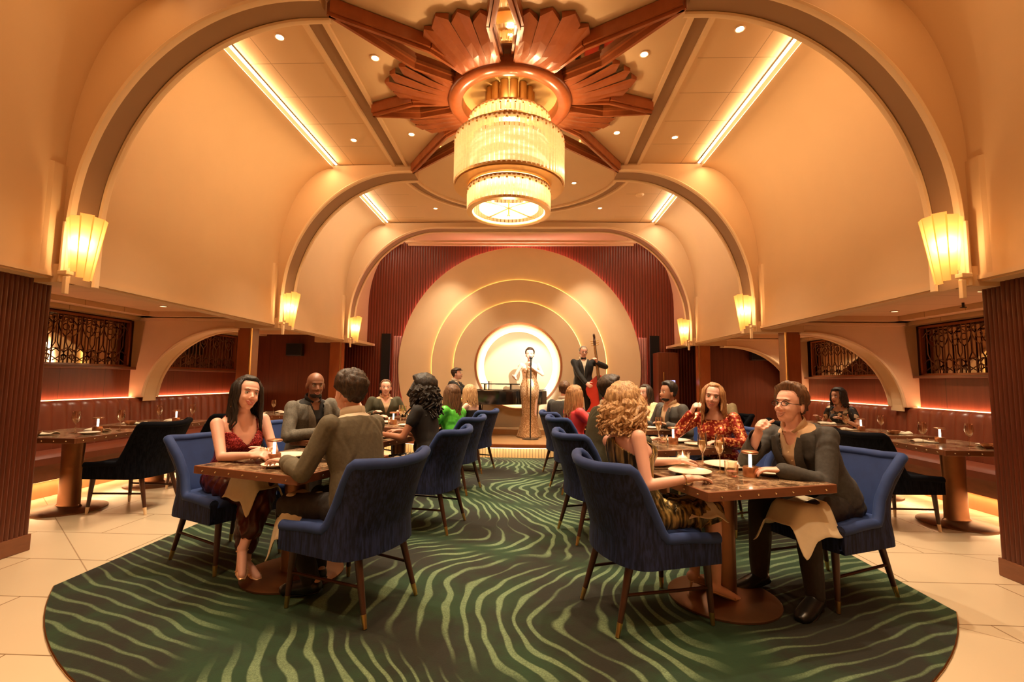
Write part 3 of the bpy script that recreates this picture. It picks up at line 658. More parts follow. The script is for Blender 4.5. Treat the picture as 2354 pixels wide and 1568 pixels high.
# ================================================================== STAGE
t = NT('stage_boards'); f = t.noise(t.obj((1, 14, 1)), 2, 4); t.set(Base_Color=t.mix(f, (.30, .15, .06, 1), (.48, .27, .12, 1)), Roughness=.25); SBOARD = t.m
sc = (0, 13.2); SR = 5.35
def sarc(R, xmax, n=36):
    a = math.asin(xmax / R); return [(sc[0] + R * sn(-a + 2 * a * i / n), sc[1] - R * cs(-a + 2 * a * i / n)) for i in range(n + 1)]
stg = thing('stage', 'low curved stage with glowing front in front of the round shell', 'stage', (0, 0, 0)); stg['kind'] = 'structure'
m = M(); m.prism(sarc(SR, 3.25) + [(3.25, YB), (-3.25, YB)], 'XY', .205, .24); m.build('stage_floor', SBOARD, stg, smooth=False)
m = M(); m.prism(sarc(SR + .02, 3.27) + [(3.27, 9.2), (-3.27, 9.2)], 'XY', .18, .232); m.build('lip', WOODSTAR, stg, smooth=False)
m = M(); m.prism(sarc(SR - .10, 3.15) + [(3.15, YB), (-3.15, YB)], 'XY', .0, .19); m.build('riser', fluted('riser_board', (.55, .38, .18, 1), (.72, .52, .28, 1), .05, 'X'), stg, smooth=False)
m = M(); A_ = sarc(SR - .03, 3.1); m.tube([(x, y, .172) for x, y in A_], .008, 4); m.build('riser_led', glow('riser_led', (1, .80, .52), 3), stg)
for i in range(5):
    a = (-1.2 + .6 * i) / 3; light('AREA', 'riser_light', (sc[0] + (SR + .01) * sn(a * 1.3), sc[1] - (SR + .01) * cs(a * 1.3), .17), 1.6, (1, .76, .46), aim=(sc[0] + (SR - .12) * sn(a * 1.3), sc[1] - (SR - .12) * cs(a * 1.3), 0), size=1.2, sy=.02)
m = M(); m.prism(sarc(SR - 1.35, 1.55) + [(1.55, YB), (-1.55, YB)], 'XY', .24, .34); m.build('rear_step', SBOARD, stg, smooth=False)
# concentric shell on the back wall
zc_ = 1.6
sh = thing('stage_shell', 'concentric cream discs with backlit rims on the wooden back wall', 'wall decoration', (0, 0, 0)); sh['kind'] = 'structure'
def annulus(r0, r1, y0, y1, zmin=.24, n=96):
    m = M(); rs = []
    for (r, y) in ((r0, y1), (r0, y0), (r1, y0), (r1, y1)):
        rs.append([(r * cs(2 * PI * k / n), y, max(zmin, zc_ + r * sn(2 * PI * k / n))) for k in range(n)])
    m.rings(rs, caps=False); return m
SHELLM = basic('shell_plaster', (.80, .60, .37, 1), .55, vary=.06, scale=2.5)
annulus(1.80, 2.60, YB - .16, YB - .06).build('outer_disc', SHELLM, sh, auto=30)
annulus(1.28, 1.86, YB - .25, YB - .17).build('middle_ring', SHELLM, sh, auto=30)
annulus(.90, 1.37, YB - .36, YB - .26).build('inner_ring', SHELLM, sh, auto=30)
annulus(.88, .925, YB - .375, YB - .20).build('bronze_rim', COPPER, sh, auto=30)
m = M(); n_ = 72; m.rings([[(r * cs(2 * PI * k / n_), y, zc_ + r * sn(2 * PI * k / n_)) for k in range(n_)] for r, y in ((.92, YB - .21), (.5, YB - .21))], caps=False); m.build('recess', SHELLM, sh)
m = M(); m.rings([[(r * cs(2 * PI * k / n_), y, zc_ + r * sn(2 * PI * k / n_)) for k in range(n_)] for r, y in ((.70, YB - .335), (.725, YB - .345), (.725, YB - .36), (.71, YB - .37), (.01, YB - .37))], caps=False)
m.build('centre_disc', SHELLM, sh)
def ledring(r, y, mat, nm, th=.012, zmin=.26):
    m = M(); m.tube([(r * cs(2 * PI * k / 96), y, max(zmin, zc_ + r * sn(2 * PI * k / 96))) for k in range(97)], th, 5); m.build(nm, mat, sh)
YLED = glow('yellow_led', (1, .62, .16), 8); PLED = glow('rose_led', (1, .42, .40), 30); WLED = glow('white_led', (1, .84, .60), 38)
ledring(1.868, YB - .165, YLED, 'middle_led', .010); ledring(1.378, YB - .255, YLED, 'inner_led', .009); ledring(2.585, YB - .03, PLED, 'rose_led', .014)
ledring(.68, YB - .30, WLED, 'centre_led', .028)
# dark slots, drapes
for s in (-1, 1):
    m = M(); m.box((s * 2.93, YB - .015, 1.62), (.20, .03, 1.35)); o = m.build('column_speaker', basic('speaker_cloth', (.006, .005, .005, 1), .9), smooth=False); tag(o, 'tall narrow black speaker panel in the back wall, %s of the shell' % side(s), 'speaker panel')
    m = M()
    def df(u, v): return (s * (2.56 + .18 * u + .0), YB - .09 + .035 * sn(u * 22), .24 + 2.0 * v)
    m.grid(df, 30, 4); o = m.build('drape', velvet('rose_drape', (.45, .20, .17, 1)), solid=.008, auto=0); tag(o, 'narrow dusty pink drape hanging beside the %s edge of the shell' % side(s), 'drape')
# control cabinet with small lit screen on the right
t_ = thing('service_cabinet', 'tall dark wooden cabinet with brass handle right of the stage', 'cabinet', (3.05, 9.75, 0))
m = M(); m.box((0, 0, .95), (.42, .40, 1.9)); m.build('body', WOODP, t_, smooth=False, bevel=.01)
m = M(); m.cyl((-.10, -.22, 1.2), (-.10, -.22, 1.5), .012); m.build('handle', BRASS, t_)
m = M(); m.box((.08, -.205, 1.30), (.09, .01, .07)); m.build('screen', glow('screen', (.35, .45, 1), 1.2), t_, smooth=False)
# monitor box on stage
m = M(); m.prism([(-.22, 0), (.22, 0), (.22, .12), (-.05, .26), (-.22, .26)], 'YZ', -.28, .28); o = m.build('stage_monitor', BLACKP, smooth=False, bevel=.01); o.location = (.95, 9.1, .24); o.rotation_euler = (0, 0, 0); tag(o, 'black wedge stage monitor on the stage floor right of the singer', 'stage monitor')

# ================================================================== CHAIRS
def smst(x, a, b):
    t_ = min(1, max(0, (x - a) / (b - a))); return t_ * t_ * (3 - 2 * t_)
def chair_shell():
    NS, NZ = 64, 12
    def plan(s):            # s in -1..1 round the back, front ends at +x
        a = s * 1.0
        if abs(a) > .48:
            k = (abs(a) - .48) / .52; return (-.13 + .40 * k, math.copysign(.275, a))
        th = a / .48 * PI / 2; return (-.13 - .14 * cs(th) ** .8, .275 * sn(th))
    def top(s):
        a = abs(s); return .475 + .355 * (1 - smst(a, .45, .585)) - .015 * smst(a, .7, 1) + .012 * smst(a, .15, .38) * (1 - smst(a, .45, .58))
    def pt(s, z, off):
        x, y = plan(s); e = 1e-3; x2, y2 = plan(min(1, s + e)); x1, y1 = plan(max(-1, s - e))
        n = Vector((y2 - y1, -(x2 - x1), 0)); n = n.normalized() if n.length else Vector((0, 1, 0))
        if n.dot(Vector((x + .1, y, 0))) < 0 and True: n = -n
        k = (1 - smst(abs(s), .45, .62)); h = max(0, z - .46)
        lean = -.30 * h * k; waist = 1 - .12 * smst(z, .33, .58) * k + .20 * smst(z, .60, .84) * smst(abs(s), .2, .42) * k
        return Vector((x + lean - .05 * smst(z, .3, .45) * 0, y * waist, z)) + n * off
    m = M(); zb = .335
    def outer(u, v): s = -1 + 2 * u; return tuple(pt(s, zb + (top(s) - zb) * v, .022))
    def inner(u, v): s = -1 + 2 * u; return tuple(pt(s, .40 + (top(s) - .40) * v, -.022))
    o = M(); o.grid(outer, NS, NZ)
    for e in (0, 1):     # front ends
        q = o.av([outer(e, v / 6) for v in range(7)] + [inner(e, v / 6) for v in range(7)]); o.af([(q + i, q + i + 1, q + 8 + i, q + 7 + i) for i in range(6)])
    # front apron and underside
    o.grid(lambda u, v: (.275 + .015 * sn(PI * u), -.27 + .54 * u, .335 + .10 * v), 16, 3)
    b = o.av([tuple(pt(-1 + 2 * i / 32, zb, .02)) for i in range(33)]); o.af([tuple(b + i for i in range(33))])
    i_ = M(); i_.grid(inner, NS, NZ)
    r = M(); r.tube([tuple(pt(-1 + 2 * i / NS, top(-1 + 2 * i / NS), 0)) for i in range(NS + 1)], .030, 10)
    c = M(); per = []
    for k in range(36):
        a = 2 * PI * k / 36; per.append((.265 * abs(cs(a)) ** .45 * math.copysign(1, cs(a)) + .01, .235 * abs(sn(a)) ** .45 * math.copysign(1, sn(a))))
    c.rings([[(x * f + .0, y * f, z) for x, y in per] for f, z in ((.97, .36), (1, .40), (1, .445), (.95, .472), (.75, .485), (.3, .49), (.02, .49))])
    return o, i_, r, c
_sh = chair_shell()
def make_chair(label, V, F_, tip=True, loc=(0, 0, 0), rz=0, group=None):
    t_ = thing('upholstered_chair', label, 'chair', loc, rz, group)
    o, i_, r, c = _sh
    o.build('fringed_shell', F_, t_, auto=60); i_.build('inner_back', V, t_, auto=60); r.build('rolled_edge', V, t_); c.build('seat', V, t_)
    L = []
    for (x0, y0, x1, y1) in ((.235, .215, .255, .235), (.235, -.215, .255, -.235), (-.20, .18, -.30, .215), (-.20, -.18, -.30, -.215)):
        m = M(); k = .065 / .34; xt, yt = x1 + (x0 - x1) * k, y1 + (y0 - y1) * k
        m.tube([(x0, y0, .36), (xt, yt, .065)], [.023, .0145], 10); l_ = m.build('leg', WOODLEG, t_)
        m = M(); m.tube([(xt, yt, .066), (x1, y1, .0)], [.0152, .011], 10); m.build('metal_tip', BRASS if tip else CREAM, l_, label='brass tip' if tip else None)
    for s in (-1, 1):
        m = M(); m.tube([(.246, s * .225, .19), (-.252, s * .198, .19)], .009, 8); m.build('stretcher', WOODLEG, t_)
    return t_
chairs = []
CH = [  # x, y, facing deg, label
 (-1.93, 3.38, -25, 'blue velvet chair holding the woman in the burgundy dress'),
 (-.80, 2.80, 157, 'large blue fringed chair in front on the left, behind the olive-jacketed man'),
 (.90, 2.78, 18, 'large blue fringed chair in front on the right, behind the curly blonde woman'),
 (2.12, 3.12, 203, 'blue velvet chair at far right holding the man with glasses'),
 (-1.98, 4.52, -25, 'blue velvet chair behind the bald man in grey'),
 (-.69, 4.23, 168, 'blue fringed chair under the woman with long dark curls'),
 (.84, 4.08, 16, 'blue fringed chair under the olive-suited man, second from front on the right'),
 (2.10, 4.38, 203, 'blue velvet chair behind the woman in the red sequin top'),
 (-2.02, 5.80, -20, 'blue chair under the man in the pale pink shirt'),
 (-.69, 5.57, 165, 'blue fringed chair behind the woman in the bright green top'),
 (.84, 5.70, 16, 'blue fringed chair behind the woman in the pink top'),
 (2.08, 5.72, 200, 'blue chair under the dark-haired man in a grey suit'),
 (-1.98, 7.0, -40, 'blue chair under the man in the dark jacket facing the camera'),
 (-.62, 6.80, 160, 'blue fringed chair nearest the stage on the left of the walkway'),
 (.78, 6.62, 15, 'blue fringed chair nearest the stage on the right of the walkway'),
 (1.98, 6.98, 195, 'blue chair under the woman in cream'),
]
ch0 = None
for x, y, a, lb in CH:
    if ch0 is None: ch0 = make_chair(lb, BLUE, BLUEF, True, (x, y, .014), math.radians(a), 'blue velvet chairs on the carpet')
    else: dup(ch0, (x, y, .014), math.radians(a), lb)
CB = [(-3.66, 4.58, 180, 'black velvet chair at the nearest left side table, on cream tiles'), (-3.72, 5.62, 184, 'black velvet chair just behind the woman in burgundy, second left side table'),
      (-3.10, 7.35, 180, 'black velvet chair at the farthest left side table'), (3.62, 4.62, 4, 'dark velvet chair with low arms at the nearest right side table'),
      (3.52, 5.72, 0, 'dark velvet chair at the second right side table, behind the man with glasses'), (2.98, 6.85, 200, 'black chair under the grey-haired man in the olive jacket'), (3.45, 7.1, 5, 'black chair at the table of the woman in the floral dress')]
cb0 = None
for x, y, a, lb in CB:
    if cb0 is None: cb0 = make_chair(lb, BLACKV, BLACKF, False, (x, y, 0), math.radians(a), 'black velvet chairs at the side tables')
    else: dup(cb0, (x, y, 0.014 if x == 2.98 and False else 0), math.radians(a), lb)

# ================================================================== TABLES
TZ = .735
def make_table(label, side_=False, loc=(0, 0, 0), rz=0, group=None, h=.42):
    t_ = thing('dining_table', label, 'table', loc, rz, group)
    m = M(); m.box((0, 0, TZ - .006), (2 * h - .03, 2 * h - .03, .012)); top = m.build('marble_top', MARBLE, t_, bevel=.003, smooth=False)
    m = M()
    for (cx, cy, dx, dy) in ((0, h - .012, 2 * h, .024), (0, -h + .012, 2 * h, .024), (h - .012, 0, .024, 2 * h - .048), (-h + .012, 0, .024, 2 * h - .048)): m.box((cx, cy, TZ - .025), (dx, dy, .048))
    m.box((0, 0, TZ - .030), (2 * h - .05, 2 * h - .05, .03)); e = m.build('wood_edge', TWOOD, t_, bevel=.003, smooth=False)
    m = M()
    for i in range(7):
        q = -h + .08 + i * (2 * h - .16) / 6
        for (x, y) in ((q, -h - .001), (q, h + .001), (-h - .001, q), (h + .001, q)): m.ball((x, y, TZ - .026), .0065, 8, 4)
    m.build('studs', basic('nickel', (.8, .68, .5, 1), .2, 1), e)
    if side_:
        m = M(); m.lathe([(.12, .03), (.10, .05), (.095, .4), (.105, .68), (.14, .73)], n=28, sx=1.15, sy=.42); m.build('pedestal', BRONZE, t_)
        m = M(); m.lathe([(.30, 0), (.30, .012), (.27, .022), (.12, .034)], n=40, sx=1.0, sy=1.0); m.build('base', BRONZE, t_)
    else:
        m = M(); m.lathe([(.082, .03), (.078, .05), (.076, .70), (.12, .73)], n=32); m.build('pedestal', BRONZE, t_)
        m = M(); m.lathe([(.315, 0), (.315, .010), (.29, .020), (.10, .036)], n=56); m.build('base', BRONZE, t_)
    return t_
TB = [(-1.32, 3.14, -19, 'front left table between the burgundy woman and the olive-jacketed man'), (1.40, 2.96, 18, 'front right table between the blonde woman and the man with glasses'),
      (-1.38, 4.42, -18, 'table in front of the bald man in grey'), (1.42, 4.34, 18, 'table in front of the woman in the red sequin top'),
      (-1.36, 5.75, -15, 'third table on the left, by the man in pink'), (1.42, 5.78, 16, 'third table on the right, by the dark-haired man'),
      (-1.32, 6.98, -15, 'farthest left carpet table, by the man in the dark jacket'), (1.40, 6.92, 15, 'farthest right carpet table, by the woman in cream')]
t0 = None
for x, y, a, lb in TB:
    lb = 'square marble table, ' + lb
    if t0 is None: t0 = make_table(lb, False, (x, y, .014), math.radians(a), 'square pedestal tables on the carpet')
    else: dup(t0, (x, y, .014), math.radians(a), lb)
ST = [(-4.25, 4.50, 0, 'nearest left side table with folded white napkins'), (-4.30, 5.60, 2, 'second left side table beyond the nearest one'), (-3.85, 7.35, 0, 'farthest left side table with a white napkin'),
      (4.28, 4.68, 0, 'nearest right side table with napkins and glasses'), (4.30, 5.80, 0, 'second right side table behind the nearest one'), (4.22, 7.0, 0, 'small table in front of the woman in the floral dress')]
s0 = None
for x, y, a, lb in ST:
    if s0 is None: s0 = make_table(lb, True, (x, y, 0), math.radians(a), 'side tables along the banquettes')
    else: dup(s0, (x, y, 0), math.radians(a), lb)

# ================================================================== TABLEWARE
WINE = basic('white_wine', (.9, .62, .25, 1), .1, vary=.05)
CW = basic('candle_wax', (.9, .8, .6, 1), .5)
def mk_plate(r, z=0):
    m = M(); m.lathe([(.001, .004), (r * .62, .004), (r * .70, .009), (r, .018), (r, .021), (r * .70, .013), (r * .6, .008), (.001, .008)][::1], n=40)
    return m
def mk_stem(h, r, flute):
    m = M(); k = .42 * h
    m.lathe([(.034, 0), (.034, .003), (.005, .010), (.0035, k), (r * .6, k + .02 if not flute else k + .03), (r, k + (h - k) * .45), (r * .82, h), (r * .80, h), (r * .97, k + (h - k) * .45), (r * .55, k + .025), (.001, k + .012)], n=20)
    return m
_P = {}
def ware(kind, loc, rz=0, label='', group=None):
    # first of a kind is built, the rest are copies
    if kind in _P: return dup(_P[kind], loc, rz, label, group)
    if kind in ('dinner_plate', 'side_plate', 'charger_plate'):
        o = mk_plate({'dinner_plate': .125, 'side_plate': .085, 'charger_plate': .15}[kind]).build(kind, CHINA); tag(o, label, 'plate', group)
    elif kind == 'wine_glass':
        o = thing('wine_glass', label, 'glass', group=group); mk_stem(.21, .037, False).build('bowl_and_stem', GLASS, o, fix=False)
    elif kind == 'champagne_flute':
        o = thing('champagne_flute', label, 'glass', group=group); mk_stem(.23, .030, True).build('bowl_and_stem', GLASS, o, fix=False)
        m = M(); m.lathe([(.001, .11), (.016, .13), (.026, .165), (.026, .18), (.001, .18)], n=16); m.build('wine', WINE, o)
    elif kind == 'tumbler':
        o = thing('tumbler', label, 'glass', group=group); m = M(); m.lathe([(.030, 0), (.036, .02), (.040, .085), (.038, .085), (.033, .015), (.001, .012)], n=24); m.build('vessel', GLASS, o, fix=False)
        m = M(); m.lathe([(.001, .013), (.032, .013), (.0345, .03), (.001, .03)], n=20); m.build('rosy_base', basic('rosy_liquid', (.55, .22, .18, 1), .2), o)
    elif kind == 'votive_candle':
        o = thing('votive_candle', label, 'candle', group=group); m = M(); m.lathe([(.040, 0), (.045, .01), (.046, .09), (.043, .09), (.041, .012), (.001, .012)], n=24); m.build('holder', GLASS, o, fix=False)
        m = M(); m.lathe([(.001, .013), (.032, .013), (.032, .05), (.020, .06), (.001, .055)], n=16); m.build('wax', glow('lit_wax', (1, .72, .38), .9), o)
        m = M(); m.lathe([(.001, .055), (.006, .062), (.004, .075), (.001, .085)], n=8); m.build('flame', glow('flame', (1, .7, .3), 12), o)
    elif kind == 'table_lamp':
        o = thing('table_lamp', label, 'lamp', group=group)
        m = M(); m.lathe([(.040, 0), (.042, .004), (.042, .055), (.038, .060), (.001, .060)], n=28); m.build('base', COPPER, o)
        m = M(); m.lathe([(.0085, .060), (.0085, .135), (.001, .135)], n=12); m.build('lit_stem', glow('lit_stem', (1, .85, .62), 7), o)
        m = M(); m.lathe([(.001, .134), (.040, .134), (.047, .138), (.047, .146), (.040, .150), (.001, .152)], n=28); m.build('shade_disc', COPPER, o)
    elif kind == 'folded_napkin':
        m = M(); m.grid(lambda u, v: ((u - .5) * .24, (v - .5) * .10, .006 + .026 * sn(PI * v) ** .7 * (.6 + .4 * sn(u * 7)) ), 14, 8); o = m.build(kind, LINEN, solid=.006, auto=0); tag(o, label, 'napkin', group)
    elif kind == 'bread_bowl':
        m = M(); m.lathe([(.03, 0), (.055, .03), (.06, .045), (.056, .045), (.05, .03), (.001, .01)], n=24); o = m.build('small_bowl', COPPER); tag(o, label, 'bowl', group)
    _P[kind] = o; o.location = loc; o.rotation_euler = (0, 0, rz); return o
def place(ti, tabs, kind, dx, dy, rz=0, label='', group=None, z=0):
    x, y, a = tabs[ti][:3]; A = math.radians(a); zz = (.014 if tabs is TB else 0) + TZ + z
    return ware(kind, (x + dx * cs(A) - dy * sn(A), y + dx * sn(A) + dy * cs(A), zz), rz, label, group)
# front right table (local x along the table's front edge)
G = 'tableware on the front right table'
FR = 'on the front right table'
place(1, TB, 'dinner_plate', -.20, .02, label='large cream dinner plate before the blonde woman ' + FR)
place(1, TB, 'charger_plate', .20, .16, label='cream dinner plate before the man with glasses ' + FR)
place(1, TB, 'side_plate', .25, -.12, label='small side plate near the right edge of the front right table')
place(1, TB, 'side_plate', -.24, .30, label='small butter plate at the far left of the front right table')
place(1, TB, 'champagne_flute', .02, .02, label='tall champagne flute in the middle of the front right table')
place(1, TB, 'champagne_flute', -.02, .13, label='second champagne flute, just behind the tallest one, front right table')
place(1, TB, 'tumbler', .0, -.10, label='rosy-bottomed tumbler in front of the flute, front right table')
place(1, TB, 'table_lamp', .10, -.14, label='small copper disc lamp with white lit stem ' + FR)
place(1, TB, 'votive_candle', -.06, .28, label='glass votive candle at the rear of the front right table')
place(1, TB, 'folded_napkin', -.10, .33, .3, label='white folded napkin at the rear of the front right table')
FL = 'on the front left table'
place(0, TB, 'table_lamp', -.07, -.14, label='small copper disc lamp with white lit stem ' + FL)
place(0, TB, 'dinner_plate', -.15, .05, label='cream dinner plate before the burgundy woman ' + FL)
place(0, TB, 'dinner_plate', .24, .12, label='cream dinner plate before the olive-jacketed man ' + FL)
place(0, TB, 'side_plate', .0, .31, label='small side plate at the rear of the front left table')
place(0, TB, 'side_plate', .07, -.25, label='small plate at the near edge of the front left table')
place(0, TB, 'wine_glass', .13, .22, label='tall wine glass at the rear of the front left table')
place(0, TB, 'champagne_flute', .13, .13, label='champagne flute beside the tall wine glass, front left table')
place(0, TB, 'votive_candle', .22, .28, label='glass votive candle behind the olive man\'s hand')
place(0, TB, 'tumbler', -.16, -.12, label='rosy tumbler beside the woman\'s hand on the front left table')
nm = {2: 'the bald man\'s table', 3: 'the red sequin woman\'s table', 4: 'the third left table', 5: 'the third right table', 6: 'the farthest left carpet table', 7: 'the farthest right carpet table'}
for ti in range(2, 8):
    s = -1 if ti % 2 == 0 else 1; q = nm[ti]
    place(ti, TB, 'dinner_plate', -.21, .02, label='cream dinner plate, left place setting, %s' % q)
    place(ti, TB, 'dinner_plate', .21, .04, label='cream dinner plate, right place setting, %s' % q)
    place(ti, TB, 'side_plate', .20, -.22, label='small side plate near the front edge, %s' % q)
    place(ti, TB, 'champagne_flute', .0, .02, label='champagne flute in the middle of %s' % q)
    place(ti, TB, 'wine_glass', -.05, .18, label='wine glass at the back of %s' % q)
    place(ti, TB, 'table_lamp', .07 if s > 0 else -.03, -.10, label='copper disc lamp with lit stem on %s' % q)
    place(ti, TB, 'tumbler', -.05, -.12, label='rosy tumbler on %s' % q)
    if ti < 6: place(ti, TB, 'votive_candle', -.04, .30, label='glass votive candle at the back of %s' % q)
nm = ['nearest left side table', 'second left side table', 'farthest left side table', 'nearest right side table', 'second right side table', 'floral woman\'s table']
for ti in range(6):
    q = nm[ti]
    place(ti, ST, 'folded_napkin', -.12 if ti < 3 else .20, -.20, .1, label='white folded napkin nearer the viewer on the %s' % q)
    place(ti, ST, 'folded_napkin', .10 if ti < 3 else -.12, .14, -.2, label='white folded napkin farther back on the %s' % q)
    place(ti, ST, 'side_plate', .24, -.10, label='small plate on the %s' % q)
    place(ti, ST, 'wine_glass', .02 if ti < 3 else -.28, -.02, label='wine glass at the middle of the %s' % q)
    if ti in (0, 1, 3, 4):
        place(ti, ST, 'wine_glass', .26 if ti < 3 else .06, .22 if ti < 3 else -.12, label='second wine glass on the %s' % q)
        place(ti, ST, 'table_lamp', .18 if ti < 3 else -.02, .05 if ti < 3 else .1, label='copper disc lamp with lit stem on the %s' % q)
        place(ti, ST, 'bread_bowl', -.10 if ti < 3 else .1, -.30 if ti < 3 else -.26, label='small copper bowl on the %s' % q)

# ================================================================== PEOPLE
from mathutils import noise as mnoise
def bake(m, voxel, it=4, cut=None, wr=0, wsc=14, lo=None):
    me = m.mesh('tmp'); o = bpy.data.objects.new('tmp', me); COL.objects.link(o)
    r = o.modifiers.new('r', 'REMESH'); r.mode = 'VOXEL'; r.voxel_size = voxel; r.use_smooth_shade = True
    if it: q = o.modifiers.new('s', 'SMOOTH'); q.factor = .5; q.iterations = it
    dg = bpy.context.evaluated_depsgraph_get(); dg.update()
    out = bpy.data.meshes.new_from_object(o.evaluated_get(dg)); bpy.data.objects.remove(o); bpy.data.meshes.remove(me)
    n = len(out.vertices); co = np.empty(n * 3, 'f'); out.vertices.foreach_get('co', co); co = co.reshape(-1, 3).astype('d')
    if wr:
        no = np.empty(n * 3, 'f'); out.vertices.foreach_get('normal', no); no = no.reshape(-1, 3)
        q = co * np.array((wsc, wsc, wsc * .5)); k = np.zeros(n)
        for i in range(1, 6):
            f1 = 1.0 + .75 * i; k += np.sin(q[:, 0] * f1 * 2.1 + 1.7 * i + 1.6 * np.sin(q[:, 2] * f1 * 1.3 + i)) * np.sin(q[:, 1] * f1 * 1.9 - 2.3 * i + 1.3 * np.sin(q[:, 2] * f1 * 1.1 + 2 * i)) / i ** .7
        co = co + no * (k * wr * .55)[:, None]; out.vertices.foreach_set('co', co.astype('f').ravel())
    if cut:
        mask = cut(co)
        bm = bmesh.new(); bm.from_mesh(out); bm.verts.ensure_lookup_table(); dl = [bm.verts[i] for i in np.nonzero(mask)[0]]; bmesh.ops.delete(bm, geom=dl, context='VERTS'); bm.to_mesh(out); bm.free()
    return out
def mobj(me, name, mat, parent, label=None, thick=0):
    me.name = name; me.materials.clear(); me.materials.append(mat); me.polygons.foreach_set('use_smooth', [True] * len(me.polygons))
    o = bpy.data.objects.new(name, me); COL.objects.link(o); o.parent = parent
    if label: o['label'] = label
    if thick: q = o.modifiers.new('solid', 'SOLIDIFY'); q.thickness = thick; q.offset = 1
    return o
def skin(nm, c):
    if nm in MATS: return MATS[nm]
    t = NT(nm); f = t.noise(t.obj(), 12, 3); t.set(Base_Color=t.mix(f, var(c, .9), var(c, 1.1)), Roughness=.45)
    t.p.inputs['Subsurface Weight'].default_value = .0
    MATS[nm] = t.m; return t.m
SK = {'fair': skin('fair_skin', (.80, .44, .33, 1)), 'tan': skin('tanned_skin', (.52, .26, .16, 1)), 'dark': skin('dark_skin', (.24, .10, .055, 1)), 'pale': skin('pale_skin', (.86, .56, .44, 1)), 'brown': skin('brown_skin', (.36, .15, .08, 1))}
def cloth(nm, c, sc=40, vary=.2, rough=.8, sheen=.2, metal=0):
    if nm in MATS: return MATS[nm]
    m_ = basic(nm, c, rough, metal, vary, sc, .12, sheen=sheen); return m_
def hairm(nm, c1, c2):
    if nm in MATS: return MATS[nm]
    t = NT(nm); f = t.noise(t.obj((60, 60, 6)), 1.6, 3, .6); t.set(Base_Color=t.mix(t.ramp(f, .3, .7), c1, c2), Roughness=.52); t.bump(f, .7, .006); MATS[nm] = t.m; return t.m
HB = hairm('black_hair', (.006, .004, .003, 1), (.02, .012, .008, 1)); HD = hairm('dark_brown_hair', (.015, .008, .004, 1), (.06, .03, .014, 1))
HM = hairm('brown_hair', (.07, .03, .012, 1), (.18, .085, .035, 1)); HL = hairm('blonde_hair', (.30, .15, .06, 1), (.80, .52, .26, 1)); HG = hairm('grey_hair', (.16, .13, .10, 1), (.35, .28, .22, 1)); HA = hairm('auburn_hair', (.22, .09, .03, 1), (.55, .28, .11, 1))
EYEW = basic('eye_white', (.75, .70, .62, 1), .2); IRIS = basic('iris_dark', (.02, .012, .008, 1), .15); LIP = basic('lip_rose', (.45, .10, .08, 1), .35); LIPM = basic('lip_natural', (.40, .17, .12, 1), .45); TEETH = basic('teeth', (.85, .78, .68, 1), .2)

def ik(a, b, la, lb, pole):
    a, b = Vector(a), Vector(b); d = b - a; L = min(d.length, (la + lb) * .995); u = d.normalized(); b = a + u * L
    x = (la * la - lb * lb + L * L) / (2 * L); h = math.sqrt(max(0, la * la - x * x)); p = Vector(pole); p = (p - u * p.dot(u)); p = p.normalized() if p.length > 1e-4 else u.orthogonal()
    return a + u * x + p * h, b
def seg(m, pts, rad, n=14):
    m.tube(pts, rad, n)
    for p, r in zip(pts, rad):
        rr = r if not isinstance(r, tuple) else (r[0] + r[1]) / 2
        m.ball(p, rr * .98, n, 8)
def hand(m, w_, d, nrm, curl=.3, side=1, sc=1.0, spread=.12):
    # w_ wrist, d direction of the hand, nrm palm normal (points out of the palm)
    w_, d, nrm = Vector(w_), Vector(d).normalized(), Vector(nrm); nrm = (nrm - d * nrm.dot(d)).normalized(); lat = d.cross(nrm) * side  # towards the thumb
    R = Matrix((d, lat, nrm)).transposed()
    m.ball(w_ + d * .045 * sc, (.052 * sc, .038 * sc, .016 * sc), 14, 8, R); m.ball(w_ + d * .07 * sc, (.03 * sc, .040 * sc, .014 * sc), 12, 8, R)
    m.tube([w_ - d * .02, w_ + d * .03 * sc], [(.024 * sc, .019 * sc)] * 2, 10, flat=tuple(lat))
    for k, (off, L) in enumerate(((.029, .070), (.010, .080), (-.010, .074), (-.029, .058))):
        p = w_ + (d * .082 + lat * off) * sc; dd = (d + lat * (off / .03) * spread).normalized(); pts = [p]; rads = [.0098 * sc]
        for j, fr in enumerate((.42, .33, .25)):
            a = curl * (.75 + .25 * j) * 1.15 + .05 * k * curl; ax = dd.cross(nrm); dd = Matrix.Rotation(-a if False else a, 3, ax) @ dd if ax.length else dd
            p = p + dd * L * fr * sc * 1.05; pts.append(p); rads.append((.0092, .0084, .0072)[j] * sc)
        seg(m, pts, rads, 8)
    p = w_ + (d * .022 + lat * .026) * sc; dd = (d * .70 + lat * .65 + nrm * (.15 + .4 * curl)).normalized(); pts = [p]; rads = [.014 * sc]
    for j, fr in enumerate((.035, .030, .024)):
        p = p + dd * fr * sc; pts.append(p); rads.append((.0118, .0102, .0086)[j] * sc); dd = (dd + nrm * .25 * curl + d * .25).normalized()
    seg(m, pts, rads, 8)
